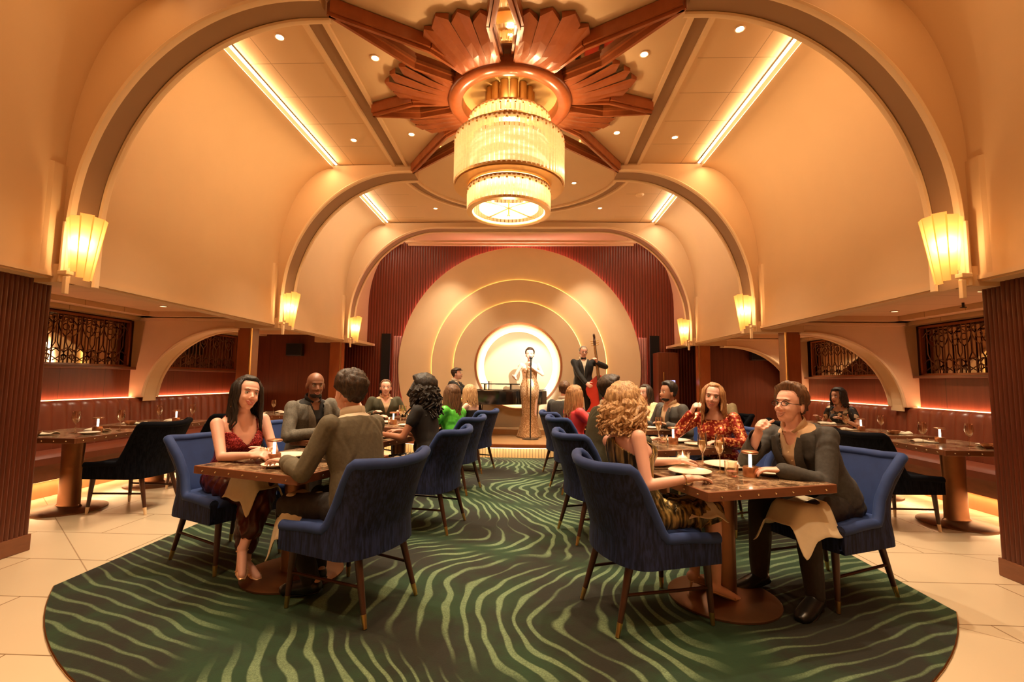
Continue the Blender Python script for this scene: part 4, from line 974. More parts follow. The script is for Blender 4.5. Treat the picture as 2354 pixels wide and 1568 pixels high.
class Person:
    def __init__(s, label, pos, face, sex='m', tone='fair', head=(0, 0, 1.2), hrot=(0, 0, 0), pelvis=(-.05, 0, .55), arms=None, legs=None, vox=.006, tilt=0, twist=0, hips=1.0, gro=None, name='person', lab_group=None):
        s.T = thing(name, label, 'person', pos, math.radians(face)); s.f = sex == 'f'; s.tone = tone; s.vox = vox
        s.P = Vector(pelvis); s.H = Vector(head); s.R = Matrix.Rotation(math.radians(hrot[0]), 3, 'Z') @ Matrix.Rotation(math.radians(-hrot[1]), 3, 'Y') @ Matrix.Rotation(math.radians(hrot[2]), 3, 'X')
        s.N = s.H + Vector((-.035, 0, -.138 if s.f else -.132)); sp = s.N - s.P; s.L = sp.length; s.sp = sp.normalized()
        tw = Matrix.Rotation(math.radians(twist), 3, 'Z'); fw = tw @ Vector((1, 0, 0)); s.fw = (fw - s.sp * fw.dot(s.sp)).normalized(); s.lf = s.sp.cross(s.fw)
        k = .92 if s.f else 1.0; s.k = k; sw = .158 if s.f else .188
        s.sh = [s.P + s.sp * (s.L * .885) + s.lf * (sd * sw) for sd in (1, -1)]; s.arm = []
        ua, fa = (.265, .235) if s.f else (.295, .26)
        arms = arms or [{}, {}]
        for i, sd in enumerate((1, -1)):
            A = arms[i]; w_ = Vector(A.get('w', (.34, sd * .20, .80))); pole = Vector(A.get('pole', (-.2, sd * .6, -1)))
            e, w_ = ik(s.sh[i], w_, ua, fa, pole); s.arm.append((s.sh[i], e, w_, A))
        s.leg = []; legs = legs or [{}, {}]
        for i, sd in enumerate((1, -1)):
            G_ = legs[i]; hp = s.P + Vector((0.02, sd * .09, -.02)); kn = Vector(G_.get('k', (.40, sd * .11, .51))); an = Vector(G_.get('a', (.42, sd * .11, .09))); s.leg.append((hp, kn, an, Vector(G_.get('t', (1, sd * .1, -.25)))))
        s.body()
    def rings(s, infl=0, s0=-.12, s1=1.04, infl_low=None):
        if s.f: T = [(-.12, .135, .10, 0), (0, .172, .118, 0), (.14, .155, .105, .0), (.34, .122, .088, .0), (.50, .130, .098, .015), (.66, .148, .118, .028), (.78, .150, .100, .012), (.87, .148, .078, -.005), (.93, .115, .066, -.01), (.98, .064, .054, -.008), (1.04, .046, .046, 0)]
        else: T = [(-.12, .135, .105, 0), (0, .170, .122, 0), (.16, .162, .118, .0), (.38, .155, .110, .0), (.58, .175, .122, .010), (.74, .188, .122, .010), (.84, .188, .102, -.002), (.90, .172, .090, -.008), (.95, .122, .076, -.01), (1.0, .074, .066, -.005), (1.05, .058, .058, 0)]
        rs = []; n = 28
        for t_, wy, wx, ox in T:
            if t_ < s0 - 1e-6 or t_ > s1 + 1e-6: continue
            c = s.P + s.sp * (s.L * t_) + s.fw * ox; a_ = infl if infl_low is None or t_ > .3 else infl_low
            rs.append([c + s.lf * (wy + a_) * cs(a) * (abs(cs(a)) ** -.12 if abs(cs(a)) > .05 else 1) + s.fw * (wx + a_) * sn(a) for a in [2 * PI * j / n for j in range(n)]])
        return rs
    def loc(s, p):
        d = Vector(p) - s.P; return d.dot(s.lf), d.dot(s.fw), d.dot(s.sp) / s.L
    def locs(s, P_):
        d = P_ - np.array(s.P); return d @ np.array(s.lf), d @ np.array(s.fw), d @ np.array(s.sp) / s.L
    def hp(s, p): return s.H + s.R @ Vector(p)
    def body(s):
        m = M(); f = s.f; k = .9 if f else 1.0
        m.rings(s.rings())
        if f:
            for sd in (1, -1): m.ball(s.P + s.sp * s.L * .66 + s.lf * sd * .066 + s.fw * .095, (.050, .050, .050))
        for (a, e, w_, A) in s.arm:
            seg(m, [a, a.lerp(e, .35), e], [.047 * k, .042 * k, .034 * k]); seg(m, [e, e.lerp(w_, .35), w_], [.034 * k, .034 * k, (.022 if f else .026)])
            d = Vector(A.get('d', tuple(w_ - e))); nr = Vector(A.get('n', (0, 0, -1))); sd = 1 if (a - s.P).dot(s.lf) > 0 else -1
            hand(m, w_, d, nr, A.get('c', .3), (-1 if sd > 0 else 1) * A.get('flip', 1), .93 if f else 1.02)
        for (h, kn, an, td) in s.leg:
            seg(m, [h, h.lerp(kn, .5), kn], [.082 * k, .072 * k, .052 * k]); seg(m, [kn, kn.lerp(an, .3), an], [.052 * k, .052 * k, .032 * k])
            td = td.normalized(); seg(m, [an + Vector((0, 0, -.01)) - td * .03, an + td * .07 - Vector((0, 0, .02)), an + td * .15 - Vector((0, 0, .03))], [.030, .028, .022])
        # neck and head
        m.tube([s.N - s.sp * .05, s.N + Vector((.005, 0, .03)), s.hp((-.018, 0, -.05))], [.060 * k, .049 * k, .050 * k], 16)
        B = lambda c, r: m.ball(s.hp(c), r, 18, 12, s.R)
        B((-.012, 0, .035), (.097, .076, .086)); B((.028, 0, -.015), (.063, .063, .085)); B((.034, 0, -.072), (.046, .050 if not f else .043, .036)); B((.064, 0, -.094), (.018, .022, .016))
        if s.vox < .009:
            m.tube([s.hp((.082, 0, .012)), s.hp((.102, 0, -.018)), s.hp((.108, 0, -.030))], [.007, .010, .013], 8); B((.098, .011, -.034), (.010, .008, .007)); B((.098, -.011, -.034), (.010, .008, .007))
            B((.072, 0, .030), (.018, .047, .011))
            for sd in (1, -1): B((.064, sd * .033, -.030), (.022, .019, .020)); B((-.008, sd * .079, -.008), (.017, .008, .030)); B((-.004, sd * .077, -.034), (.008, .006, .010))
            B((.086, 0, -.058), (.012, .024, .007)); B((.084, 0, -.070), (.012, .019, .007))
        else:
            B((.095, 0, -.024), (.018, .012, .020))
            for sd in (1, -1): B((-.008, sd * .078, -.012), (.016, .010, .030))
        me = bake(m, s.vox, 3)
        n = len(me.vertices); co = np.empty(n * 3, 'f'); me.vertices.foreach_get('co', co); co = co.reshape(-1, 3)
        bk = np.array(s.R @ Vector((-1, 0, 0)))
        for sd in (1, -1):
            e = np.array(s.hp((.088, sd * .031, .006))); d2 = ((co - e) ** 2).sum(1); co = co + bk[None, :] * (.011 * np.exp(-d2 / .00022))[:, None]
        me.vertices.foreach_set('co', co.astype('f').ravel())
        s.o = mobj(me, 'body', SK[s.tone], s.T)
    def face(s, smile=0, lips=None, brow=HD, iris=True):
        for sd in (1, -1):
            m = M(); m.ball(s.hp((.069, sd * .031, .004)), .0125, 12, 8); m.cur = 1
            m.ball(s.hp((.0775, sd * .031, .004)), (.0048, .0062, .0062), 10, 6, s.R); m.build('eye', [EYEW, IRIS], s.T, fix=False)
            m = M(); m.tube([s.hp((.084, sd * .014, .024)), s.hp((.085, sd * .032, .030)), s.hp((.070, sd * .050, .024))], [(.002, .002), (.003, .003), (.0015, .0015)], 6); m.build('eyebrow', brow, s.T)
            m = M(); m.tube([s.hp((.082, sd * .018, .010)), s.hp((.0835, sd * .031, .014)), s.hp((.074, sd * .045, .009))], .0014, 6); m.build('eyelash', IRIS, s.T)
        u = .010 * smile; w_ = .024 + .006 * smile; x = .0975
        m = M(); m.tube([s.hp((x - .016, w_, -.060 + u)), s.hp((x, .008, -.058)), s.hp((x, -.008, -.058)), s.hp((x - .016, -w_, -.060 + u))], [.001, .0042, .0042, .001], 8)
        m.tube([s.hp((x - .016, w_, -.061 + u)), s.hp((x - .003, .010, -.071 - u * .4)), s.hp((x - .003, -.010, -.071 - u * .4)), s.hp((x - .016, -w_, -.061 + u))], [.001, .005, .005, .001], 8)
        m.build('lips', lips or LIPM, s.T)
        if smile > .5:
            m = M(); m.tube([s.hp((x - .013, w_ * .75, -.061 + u * .6)), s.hp((x - .001, 0, -.064)), s.hp((x - .013, -w_ * .75, -.061 + u * .6))], [(.002, .002), (.0045, .003), (.002, .002)], 8, flat=(0, 0, 1)); m.build('teeth', TEETH, s.T)
    # ---- hair
    def cap(s, mat, th=.012, line=.055, low=-.085, bulk=(0, 0, 0), rough_=.006, sidelow=-.005, nm='hair'):
        m = M(); n, q = 48, 30; line += .026
        def pt(u, v):
            th_ = PI * v; ph = 2 * PI * u; d = Vector((sn(th_) * cs(ph), sn(th_) * sn(ph), cs(th_)))
            p = Vector((-.012 + .097 * d.x, .076 * d.y, .035 + .086 * d.z))
            if p.z < .03: p = Vector((-.012 + .093 * d.x * 1.0, .074 * d.y, p.z * 1.25 - .008))
            fx = (p.x + .01) / .09     # 1 front .. -1 back
            lim = line if fx > .55 else (sidelow + (line - sidelow) * smst(fx, .15, .55) if fx > -.1 else low + (sidelow - low) * smst(fx, -.65, -.1))
            k = smst(p.z, lim - .006, lim + .012)
            n_ = (p - Vector((-.012, 0, .02))).normalized(); no = mnoise.noise(p * 55) * rough_ + mnoise.noise(p * 120) * rough_ * .6
            th2 = th * (.4 + .6 * smst(p.z, -.06, .05)) if not s.f else th
            t_ = -.016 + k * (.016 + th2 + no + max(0, n_.z) * bulk[2] + max(0, n_.x) * bulk[0] + max(0, -n_.x) * bulk[1])
            return s.hp(p + n_ * t_)
        m.grid(lambda u, v: tuple(pt(u, v)), n, q); return m.build(nm, mat, s.T, auto=0)
    def locks(s, mat, N=46, length=.26, front=.8, wave=.012, r=.013, spread=.02, part=.1, seed=1, back_only=False, curl=0):
        rnd = random.Random(seed); m = M()
        for i in range(N):
            fr = (i + rnd.random() * .6) / N; sd = 1 if fr > .5 else -1; a = (fr - .5) * 2; A = PI - abs(a) * 0  # fr 0..1 across the back
            az = PI + a * (PI * (.5 + .28 * front))        # azimuth from the face direction
            hx, hy = cs(az), sn(az); pts = []; rad = []; L = length * (.8 + .35 * rnd.random()); ph = rnd.random() * 6.28; lay = rnd.random()
            st = 9
            top = Vector((.03 - .02 * lay, .012 * (1 if hy > 0 else -1), .118 - .006 * lay))
            for j in range(st + 1):
                t_ = j / st
                if t_ < .4:
                    q = t_ / .4; e = Vector((-.012 + (.100 + .006 * lay) * hx * sn(q * PI / 2), (.082 + .010 * lay) * hy * sn(q * PI / 2), .03 + (.090) * cs(q * PI / 2))); p = top.lerp(e, min(1, q * 1.6))
                else:
                    q = (t_ - .4) / .6; w_ = wave * sn(q * 9 + ph) * q ** .5
                    p = Vector((-.012 + (.100 + .006 * lay + spread * q) * hx + w_ * hy - .02 * q, (.082 + .010 * lay + spread * q) * hy - w_ * hx, .03 - L * q))
                    if curl: p += Vector((curl * cs(q * 26 + ph), curl * sn(q * 26 + ph), 0))
                pw = s.hp(p)
                if t_ >= .4: # fall straight down in space, keep off the torso
                    base = s.hp(Vector((p.x, p.y, .03))); pw = Vector((base.x, base.y, s.H.z + .03 - L * ((t_ - .4) / .6)))
                    off = s.R @ Vector((w_ * hy, -w_ * hx, 0)); pw += off
                    if curl: pw += Vector((curl * cs(q * 26 + ph), curl * sn(q * 26 + ph), 0))
                pts.append(pw); rad.append(r * (.7 + .5 * sn(PI * min(1, t_ * 1.1))) * (1 if t_ < .85 else .6))
            m.tube(pts, rad, 7)
        return m.build('hair_locks', mat, s.T, fix=False)
    # ---- clothes
    def sleeves(s, m, infl, end=.93, flare=0, up=1.0):
        k = .9 if s.f else 1.0
        for (a, e, w_, A) in s.arm:
            seg(m, [a, a.lerp(e, .35), a.lerp(e, up) if up < 1 else e], [.047 * k + infl, .042 * k + infl, .036 * k + infl])
            if up >= 1 and end > 0: ww = e.lerp(w_, end); seg(m, [e, e.lerp(ww, .4), ww], [.036 * k + infl, .036 * k + infl, .028 + infl + flare])
    def jacket(s, mat, shirt=None, vopen=.085, vlow=.22, lap=True, nm='jacket', length=-.12, infl=.014, tie=None, open_=False):
        m = M(); m.rings(s.rings(infl, length, .95, infl + .012)); s.sleeves(m, infl - .004 + .004)
        if length < -.05:   # skirt of the jacket resting on the seat
            c = s.P - s.sp * .03; m.ball(c, (.15, .195, .11))
        for sd in (1, -1): m.ball(s.sh[0 if sd > 0 else 1] + s.sp * .005 - s.lf * sd * .03, (.045, .048, .038))
        def cut(P_):
            y, x, t_ = s.locs(P_); q = np.clip((t_ - vlow) / (.97 - vlow), 0, 1)
            return ((t_ > .93) & (np.hypot(y, x) < .088)) | ((x > .02) & (t_ > vlow) & (np.abs(y) < .006 + vopen * .78 * q ** 1.2))
        me = bake(m, max(.007, s.vox * 1.15), 4, cut, .0045 if s.vox < .009 else .004, 13); mobj(me, nm, mat, s.T, thick=.004)
        if lap:
            for sd in (1, -1):
                m = M(); pts = []; 
                for i in range(9):
                    q = i / 8; t_ = vlow + (.97 - vlow) * q; y = sd * (.010 + vopen * .78 * q ** 1.2 + .014); xw = .145 if not s.f else .14
                    xx = (.118 + .018 + infl - .006) * (1 - .42 * smst(t_, .78, 1.0)) + (.018 if t_ > .5 else .012)
                    c = s.P + s.sp * (s.L * t_) + s.lf * y + s.fw * xx; pts.append(c)
                m.tube(pts, [(.008 + .030 * sn(PI * min(1, .08 + i / 8 * .85)), .007) for i in range(9)], 8, flat=tuple(s.lf)); m.build('lapel', mat, s.T)
        # collar round the back of the neck
        m = M(); pts = []
        for i in range(13):
            a = PI / 2 + (i - 6) / 6 * 2.0 + PI / 2 * 0; ang = -PI / 2 + (i - 6) / 6 * 2.1
            pts.append(s.P + s.sp * (s.L * (.965 - .02 * abs(i - 6) / 6)) + s.lf * .078 * cs(ang) + s.fw * (.068 * sn(ang) - .004))
        m.tube(pts, [(.010, .022)] * 13, 8, flat=tuple(s.lf)); m.build('collar', mat, s.T)
    def shirt(s, mat, neck=.05, nm='shirt', infl=.007, collar=True):
        m = M(); m.rings(s.rings(infl, -.02, 1.0))
        def cut(P_):
            y, x, t_ = s.locs(P_); return ((t_ > .93 - neck) & (x > .0) & (np.abs(y) < .02 + neck * .5 * (t_ - .93 + neck) * 8)) | (t_ > 1.0)
        mobj(bake(m, max(.008, s.vox * 1.2), 2, cut), nm, mat, s.T)
        m = M()
        for i in range(6 if s.vox < .006 else 0): m = M(); m.ball(s.P + s.sp * s.L * (.25 + .11 * i) + s.fw * ((.110 if i < 2 else .128) + .006 + infl), .006, 8, 4); m.build('shirt_button', CREAM, s.T)
        if collar:
            for sd in (1, -1):
                m = M(); pts = [s.N + s.fw * (-.055) * 0 + s.lf * sd * .070 * sn(q) + s.fw * (-.068 * cs(q) - .004) + s.sp * (.022 - .035 * smst(q, 1.6, 2.9)) for q in [i / 8 * 2.75 for i in range(9)]]
                m.tube(pts, [(.005, .022)] * 9, 8, flat=tuple(s.fw)); m.build('shirt_collar', mat, s.T)
    def trousers(s, mat, shoes=None, infl=.012, end=1.0):
        m = M(); m.ball(s.P - Vector((0, 0, .01)), (.135, .185, .115)); m.ball(s.P + s.sp * .06, (.125, .175, .11))
        for (h, kn, an, td) in s.leg:
            seg(m, [h, h.lerp(kn, .5), kn], [.094, .082 + infl * .3, .060 + infl * .5]); e = kn.lerp(an, end); seg(m, [kn, kn.lerp(e, .4), e], [.060 + infl * .5, .058 + infl * .5, .047 + infl * .3])
        mobj(bake(m, max(.009, s.vox * 1.4), 4, None, .005, 12), 'trousers', mat, s.T)
        s.shoes(shoes or BLACKP)
    def shoes(s, mat, heel=False):
        for (h, kn, an, td) in s.leg:
            t_ = td.copy().normalized(); lt = Vector((0, 0, 1)).cross(t_).normalized(); up = t_.cross(lt); m = M()
            if heel:
                c = an - Vector((0, 0, .035)); m.tube([c - t_ * .035, c + t_ * .05, c + t_ * .13, c + t_ * .175], [(.026, .010), (.030, .008), (.036, .010), (.016, .008)], 12, flat=tuple(lt))
                m.tube([c - t_ * .03, c - t_ * .035 - up * .02 - Vector((0, 0, .055))], [.010, .005], 8); m.tube([an + lt * .034 + t_ * .0, an + t_ * .03, an - lt * .034], .005, 6)
                m.tube([c + t_ * .11 + lt * .036, c + t_ * .11 + up * .022, c + t_ * .11 - lt * .036], .006, 6); m.build('heeled_sandal', mat, s.T)
            else:
                c = an - Vector((0, 0, .032)); pts = [c - t_ * .065, c - t_ * .04, c + t_ * .02, c + t_ * .10, c + t_ * .17, c + t_ * .21]
                m.tube(pts, [(.022, .02), (.042, .046), (.046, .048), (.050, .042), (.046, .036), (.024, .022)], 14, flat=tuple(lt)); m.tube([an - Vector((0, 0, .04)), an + Vector((0, 0, .02))], [.044, .042], 12)
                me = bake(m, .008, 3); mobj(me, 'shoe', mat, s.T)
                m = M(); m.tube([p - up * .03 for p in pts], [(.024, .008), (.040, .008), (.036, .008), (.046, .008), (.042, .008), (.016, .006)], 12, flat=tuple(lt)); m.build('sole', BLACKP, s.T)
    def top(s, mat, neck='v', infl=.006, sleeve=None, s0=-.02, nm='top', wr=0.001, deep=.30, strap=True):
        m = M(); m.rings(s.rings(infl, s0, .97))
        if s.f:
            for sd in (1, -1): m.ball(s.P + s.sp * s.L * .66 + s.lf * sd * .066 + s.fw * .095, .050 + infl)
        if sleeve: s.sleeves(m, infl + .004, end=sleeve[1], up=sleeve[0], flare=sleeve[2] if len(sleeve) > 2 else 0)
        def cut(P_):
            y, x, t_ = s.locs(P_); ay = np.abs(y); S_ = lambda v, a, b: (lambda k: k * k * (3 - 2 * k))(np.clip((v - a) / (b - a), 0, 1))
            if neck == 'round': return (t_ > .90) & (np.hypot(y, x - .01) < .095)
            if neck == 'halter': return (t_ > .62) & (ay > .150 - .115 * S_(t_, .62, .97))
            if neck == 'v':
                st = np.abs(ay - .085) > .008
                fr = ((t_ > .66 + .16 * np.minimum(1, ay / .075)) & st) | ((ay > .135) & (t_ > .74))
                return np.where(x > 0, fr, (t_ > .68) & st)
            if neck == 'strapless': return t_ > .74
            return t_ > 9
        mobj(bake(m, max(.007, s.vox * 1.1), 2, cut, wr, 24), nm, mat, s.T, thick=.003)
    def skirt(s, mat, length=.8, full=.03, nm='skirt', wr=.008):
        m = M(); m.ball(s.P, (.145, .19, .125)); (h0, k0, a0, _), (h1, k1, a1, _) = s.leg
        for (h, kn, an, td) in s.leg: seg(m, [h, h.lerp(kn, .5), kn], [.095, .088, .068])
        mid = [h0.lerp(h1, .5), k0.lerp(k1, .5)]; m.tube([mid[0], mid[1]], [(.10, .07), (max(.06, (k0 - k1).length * .5), .05)], 14, flat=(0, 1, 0))
        if length > .05:
            e0, e1 = k0.lerp(a0, length), k1.lerp(a1, length)
            for k_, e in ((k0, e0), (k1, e1)): seg(m, [k_, k_.lerp(e, .5), e], [.068, .062 + full, .052 + full])
            m.tube([mid[1], e0.lerp(e1, .5)], [(max(.05, (k0 - k1).length * .5), .05), (max(.05, (e0 - e1).length * .5) + full, .045 + full)], 14, flat=(0, 1, 0))
        mobj(bake(m, .010, 3, None, wr, 15), nm, mat, s.T)
def napkin(label, c, pts_fn, mat=None):
    m = M(); m.grid(pts_fn, 18, 14); o = m.build('napkin', mat or LINEN, solid=.004, auto=0); tag(o, label, 'napkin'); return o
TWEED = cloth('olive_tweed', (.105, .085, .05, 1), 60, .3); GREYJ = cloth('grey_herringbone', (.12, .105, .08, 1), 90, .55); CHARJ = cloth('charcoal_wool', (.045, .040, .034, 1), 60, .35); OLJ = cloth('dark_olive_suit', (.045, .04, .016, 1), 60, .25)
BLK = cloth('black_cloth', (.008, .007, .007, 1), 30, .3); PSH = cloth('cream_shirt', (.62, .42, .25, 1), 40, .06); WSH = cloth('white_shirt', (.75, .65, .5, 1), 30, .05); BSH = cloth('black_shirt', (.010, .009, .009, 1), 40, .2)
DTR = cloth('dark_trousers', (.022, .016, .012, 1), 60, .3)
def sequin(nm, c1, c2, sc=240, rough=.3, metal=.6, em=0):
    t = NT(nm); v = t.n.new('ShaderNodeTexVoronoi'); v.inputs['Scale'].default_value = sc; t.link(t.obj(), v.inputs[0]); sx = t.n.new('ShaderNodeSeparateColor'); t.link(v.outputs['Color'], sx.inputs[0])
    k = t.ramp(sx.outputs[0], .55, .95); t.set(Base_Color=t.mix(k, c1, c2), Roughness=rough, Metallic=metal); t.bump(sx.outputs[1], .8, .004); MATS[nm] = t.m; return t.m
BURG = sequin('burgundy_sequins', (.20, .012, .018, 1), (.75, .12, .12, 1)); GOLD_D = sequin('gold_lame', (.10, .055, .015, 1), (.75, .50, .20, 1), 160); REDG = sequin('red_gold_sequins', (.28, .02, .012, 1), (.95, .45, .18, 1), 70); SING = sequin('champagne_sequins', (.50, .27, .12, 1), (1, .75, .45, 1), 120)
SATIN = basic('burgundy_satin', (.055, .010, .008, 1), .3, vary=.8, scale=7)
def goldfold():
    t = NT('gold_pleated'); f = t.noise(t.obj((34, 34, 3)), 1.3, 2); t.set(Base_Color=t.mix(t.ramp(f, .4, .7), (.05, .035, .012, 1), (.60, .40, .13, 1)), Roughness=.35, Metallic=.5); t.bump(f, .9, .01); return t.m
GOLDP = goldfold()
# 1 woman in burgundy, front left
C1 = .014
p = Person('smiling dark-haired woman in a burgundy sequin slip dress leaning on the front left table', (-1.93, 3.38, C1), -25, 'f', 'fair', head=(.19, -.045, 1.165), hrot=(-12, 4, -10), pelvis=(-.02, 0, .55), vox=.0055, twist=-8,
  arms=[dict(w=(.46, -.06, .79), d=(.3, -.9, .05), n=(-.6, -.2, -.6), c=.5, pole=(.1, .5, -1)), dict(w=(.50, -.20, .785), d=(.8, .35, .1), n=(.1, .4, -.8), c=.45, pole=(-.1, -.4, -1))],
  legs=[dict(k=(.44, -.02, .60), a=(.50, -.22, .20), t=(.75, -.45, -.55)), dict(k=(.42, -.13, .50), a=(.44, -.15, .10), t=(1, -.1, -.25))])
p.face(1, LIP); p.cap(HB, .012, .062, -.08, bulk=(0, .01, .006)); p.locks(HB, 54, .30, .62, .016, .013, .02, seed=3)
p.top(BURG, 'v', .007, nm='slip_top'); p.skirt(SATIN, .72, .02, 'satin_skirt', .012); p.shoes(basic('gold_leather', (.8, .5, .3, 1), .3, .6), True)
m = M(); e = p.hp((-.004, -.086, -.045)); m.tube([e, e - Vector((0, 0, .045))], [.003, .006], 6); m.ball(e - Vector((0, 0, .055)), .008, 8, 6); m.build('earring', BRASS, p.T)
# 2 man in olive jacket, back to viewer
p = Person('man in an olive jacket seen from behind, seated at the front left table', (-.80, 2.80, C1), 157, 'm', 'fair', head=(.11, -.03, 1.195), hrot=(-10, 0, 0), pelvis=(-.05, 0, .55), vox=.006,
  arms=[dict(w=(.40, .17, .785), d=(.9, -.05, .0), n=(0, .1, -1), c=.25, pole=(-.15, .5, -1)), dict(w=(.40, -.14, .79), d=(1, .3, 0), n=(0, 0, -1), c=.3, pole=(-.2, -.6, -1))],
  legs=[dict(k=(.42, .12, .52), a=(.24, .08, .09), t=(1, .2, -.2)), dict(k=(.43, -.13, .52), a=(.36, -.08, .09), t=(1, -.2, -.2))])
p.face(.4); p.cap(HD, .016, .066, -.06, bulk=(.012, .004, .018), rough_=.014)
p.shirt(WSH); p.jacket(TWEED, vlow=.2); p.trousers(DTR)
# 3 woman blonde gold dress
p = Person('woman with curly blonde bob in a gold halter dress, seen from behind, front right table', (.90, 2.78, C1), 18, 'f', 'fair', head=(-.07, .085, 1.135), hrot=(22, 0, 0), pelvis=(-.03, 0, .55), vox=.0055, twist=4,
  arms=[dict(w=(.34, .16, .79), d=(.9, .1, 0), n=(0, 0, -1), c=.3, pole=(-.2, .6, -1)), dict(w=(.13, -.235, .77), d=(1, .12, -.02), n=(0, 0, -1), c=.22, pole=(-.6, -.2, -1))],
  legs=[dict(k=(.40, .10, .52), a=(.40, .10, .11), t=(1, .1, -.4)), dict(k=(.41, -.06, .53), a=(.42, -.06, .11), t=(1, -.1, -.4))])
p.face(.6, LIP); p.cap(HL, .022, .06, -.09, bulk=(0, .012, .012), rough_=.008); p.locks(HL, 64, .17, .75, .020, .0155, .025, seed=5, curl=.010); p.locks(HL, 30, .14, .6, .02, .017, .035, seed=9, curl=.012)
p.top(GOLDP, 'halter', .008, nm='halter_top', wr=.003); p.skirt(GOLDP, .0, .01, 'pleated_skirt', .010); p.shoes(basic('gold_leather', (.8, .5, .3, 1), .3, .6), True)
# bracelet
w_ = p.arm[1][2]; m = M(); d_ = (p.arm[1][2] - p.arm[1][1]).normalized(); o1 = d_.orthogonal().normalized(); o2 = d_.cross(o1); m.tube([w_ - d_ * .03 + (o1 * cs(a) + o2 * sn(a)) * .029 for a in [2 * PI * i / 16 for i in range(17)]], .0025, 6); m.build('bracelet', BRASS, p.T)
# 4 man with glasses
p = Person('laughing man with glasses in a charcoal blazer at the right of the front right table', (2.12, 3.12, C1), 203, 'm', 'fair', head=(.24, -.03, 1.145), hrot=(4, 8, 0), pelvis=(-.04, 0, .55), vox=.0055,
  arms=[dict(w=(.52, .12, .785), d=(.7, -.5, .0), n=(0, 0, -1), c=.3, pole=(-.3, .5, -1)), dict(w=(.48, -.06, .98), d=(.35, .35, .5), n=(-.3, .5, -.4), c=1.0, pole=(.3, -.5, -1))],
  legs=[dict(k=(.40, .17, .53), a=(.36, .18, .09), t=(1, .25, -.25)), dict(k=(.40, -.14, .53), a=(.40, -.16, .09), t=(1, -.1, -.25))])
p.face(1); p.cap(HM, .014, .066, -.06, bulk=(.020, .0, .022), rough_=.013)
p.shirt(PSH, .06); p.jacket(CHARJ, vlow=.05, vopen=.085); p.trousers(DTR)
m = M(); 
for sd in (1, -1):
    m.tube([p.hp((.098, sd * .032 + .021 * cs(a), .003 + .015 * sn(a))) for a in [2 * PI * i / 16 for i in range(17)]], .0022, 6); m.tube([p.hp((.096, sd * .053, .006)), p.hp((-.005, sd * .082, .006))], .002, 6)
m.tube([p.hp((.098, -.011, .006)), p.hp((.102, 0, .009)), p.hp((.098, .011, .006))], .002, 6); m.build('eyeglasses', BLACKP, p.T)
SHJ = dict(vlow=.25)
# 5 bald man
p = Person('bald bearded man in a grey herringbone jacket and black shirt facing the camera', (-1.93, 4.50, C1), -38, 'm', 'dark', head=(.20, -.03, 1.215), hrot=(-14, -4, 0), vox=.0075, pelvis=(0, 0, .56),
  arms=[dict(w=(.42, .10, .80), d=(.4, -.8, 0), n=(0, 0, -1), pole=(.1, .8, -.8)), dict(w=(.40, -.08, .80), d=(.5, .8, 0), n=(0, 0, -1), pole=(.1, -.8, -.8))])
p.face(.2, brow=HB); m = M(); m.ball(p.hp((.034, 0, -.086)), (.052, .053, .030), 18, 10, p.R); m.build('beard', HB, p.T)
p.shirt(BSH); p.jacket(GREYJ, **SHJ); p.trousers(DTR)
# 6 pink man, 7 dark man
p = Person('man in a pale pink shirt partly hidden behind the olive-jacketed man', (-2.05, 5.78, C1), -12, 'm', 'fair', head=(.06, -.02, 1.16), hrot=(10, 0, 0), vox=.009); p.face(.2); p.cap(HD, .012, .06); p.shirt(basic('pink_shirt', (.75, .45, .36, 1), .8, vary=.05)); m = M(); p.jacket(cloth('pink_shirt_cloth', (.75, .45, .36, 1), 30, .05), vlow=.7, lap=False, nm='shirt_body', infl=.010); p.trousers(DTR)
p = Person('man in a dark jacket and open cream shirt facing the camera, farthest left carpet table', (-1.96, 7.0, C1), -62, 'm', 'fair', head=(.12, 0, 1.15), hrot=(-8, 0, 0), vox=.010, pelvis=(0, 0, .55)); p.face(.2); p.cap(HM, .010, .066); p.shirt(PSH, .07); p.jacket(OLJ, **SHJ); p.trousers(DTR)
# 8 curly woman
p = Person('woman with long dark curly hair in a black dress, second left table', (-.69, 4.23, C1), 168, 'f', 'brown', head=(.10, -.06, 1.18), hrot=(8, 0, 0), vox=.008, arms=[dict(w=(.36, .14, .795), d=(.9, -.2, 0)), dict(w=(.36, -.16, .795), d=(.9, .2, 0))])
p.face(.3, LIP); p.cap(HB, .026, .062, -.09, bulk=(0, .02, .02), rough_=.007); p.locks(HB, 80, .24, .72, .02, .017, .045, seed=11, curl=.016); p.locks(HB, 30, .10, .5, .02, .02, .03, seed=12, curl=.016)
p.top(BLK, 'round', .008, sleeve=(.45, 0), nm='black_top'); p.skirt(sequin('black_gold_print', (.01, .008, .006, 1), (.6, .4, .2, 1), 40, .6, .1), .3, .01); p.shoes(BLACKP, True)
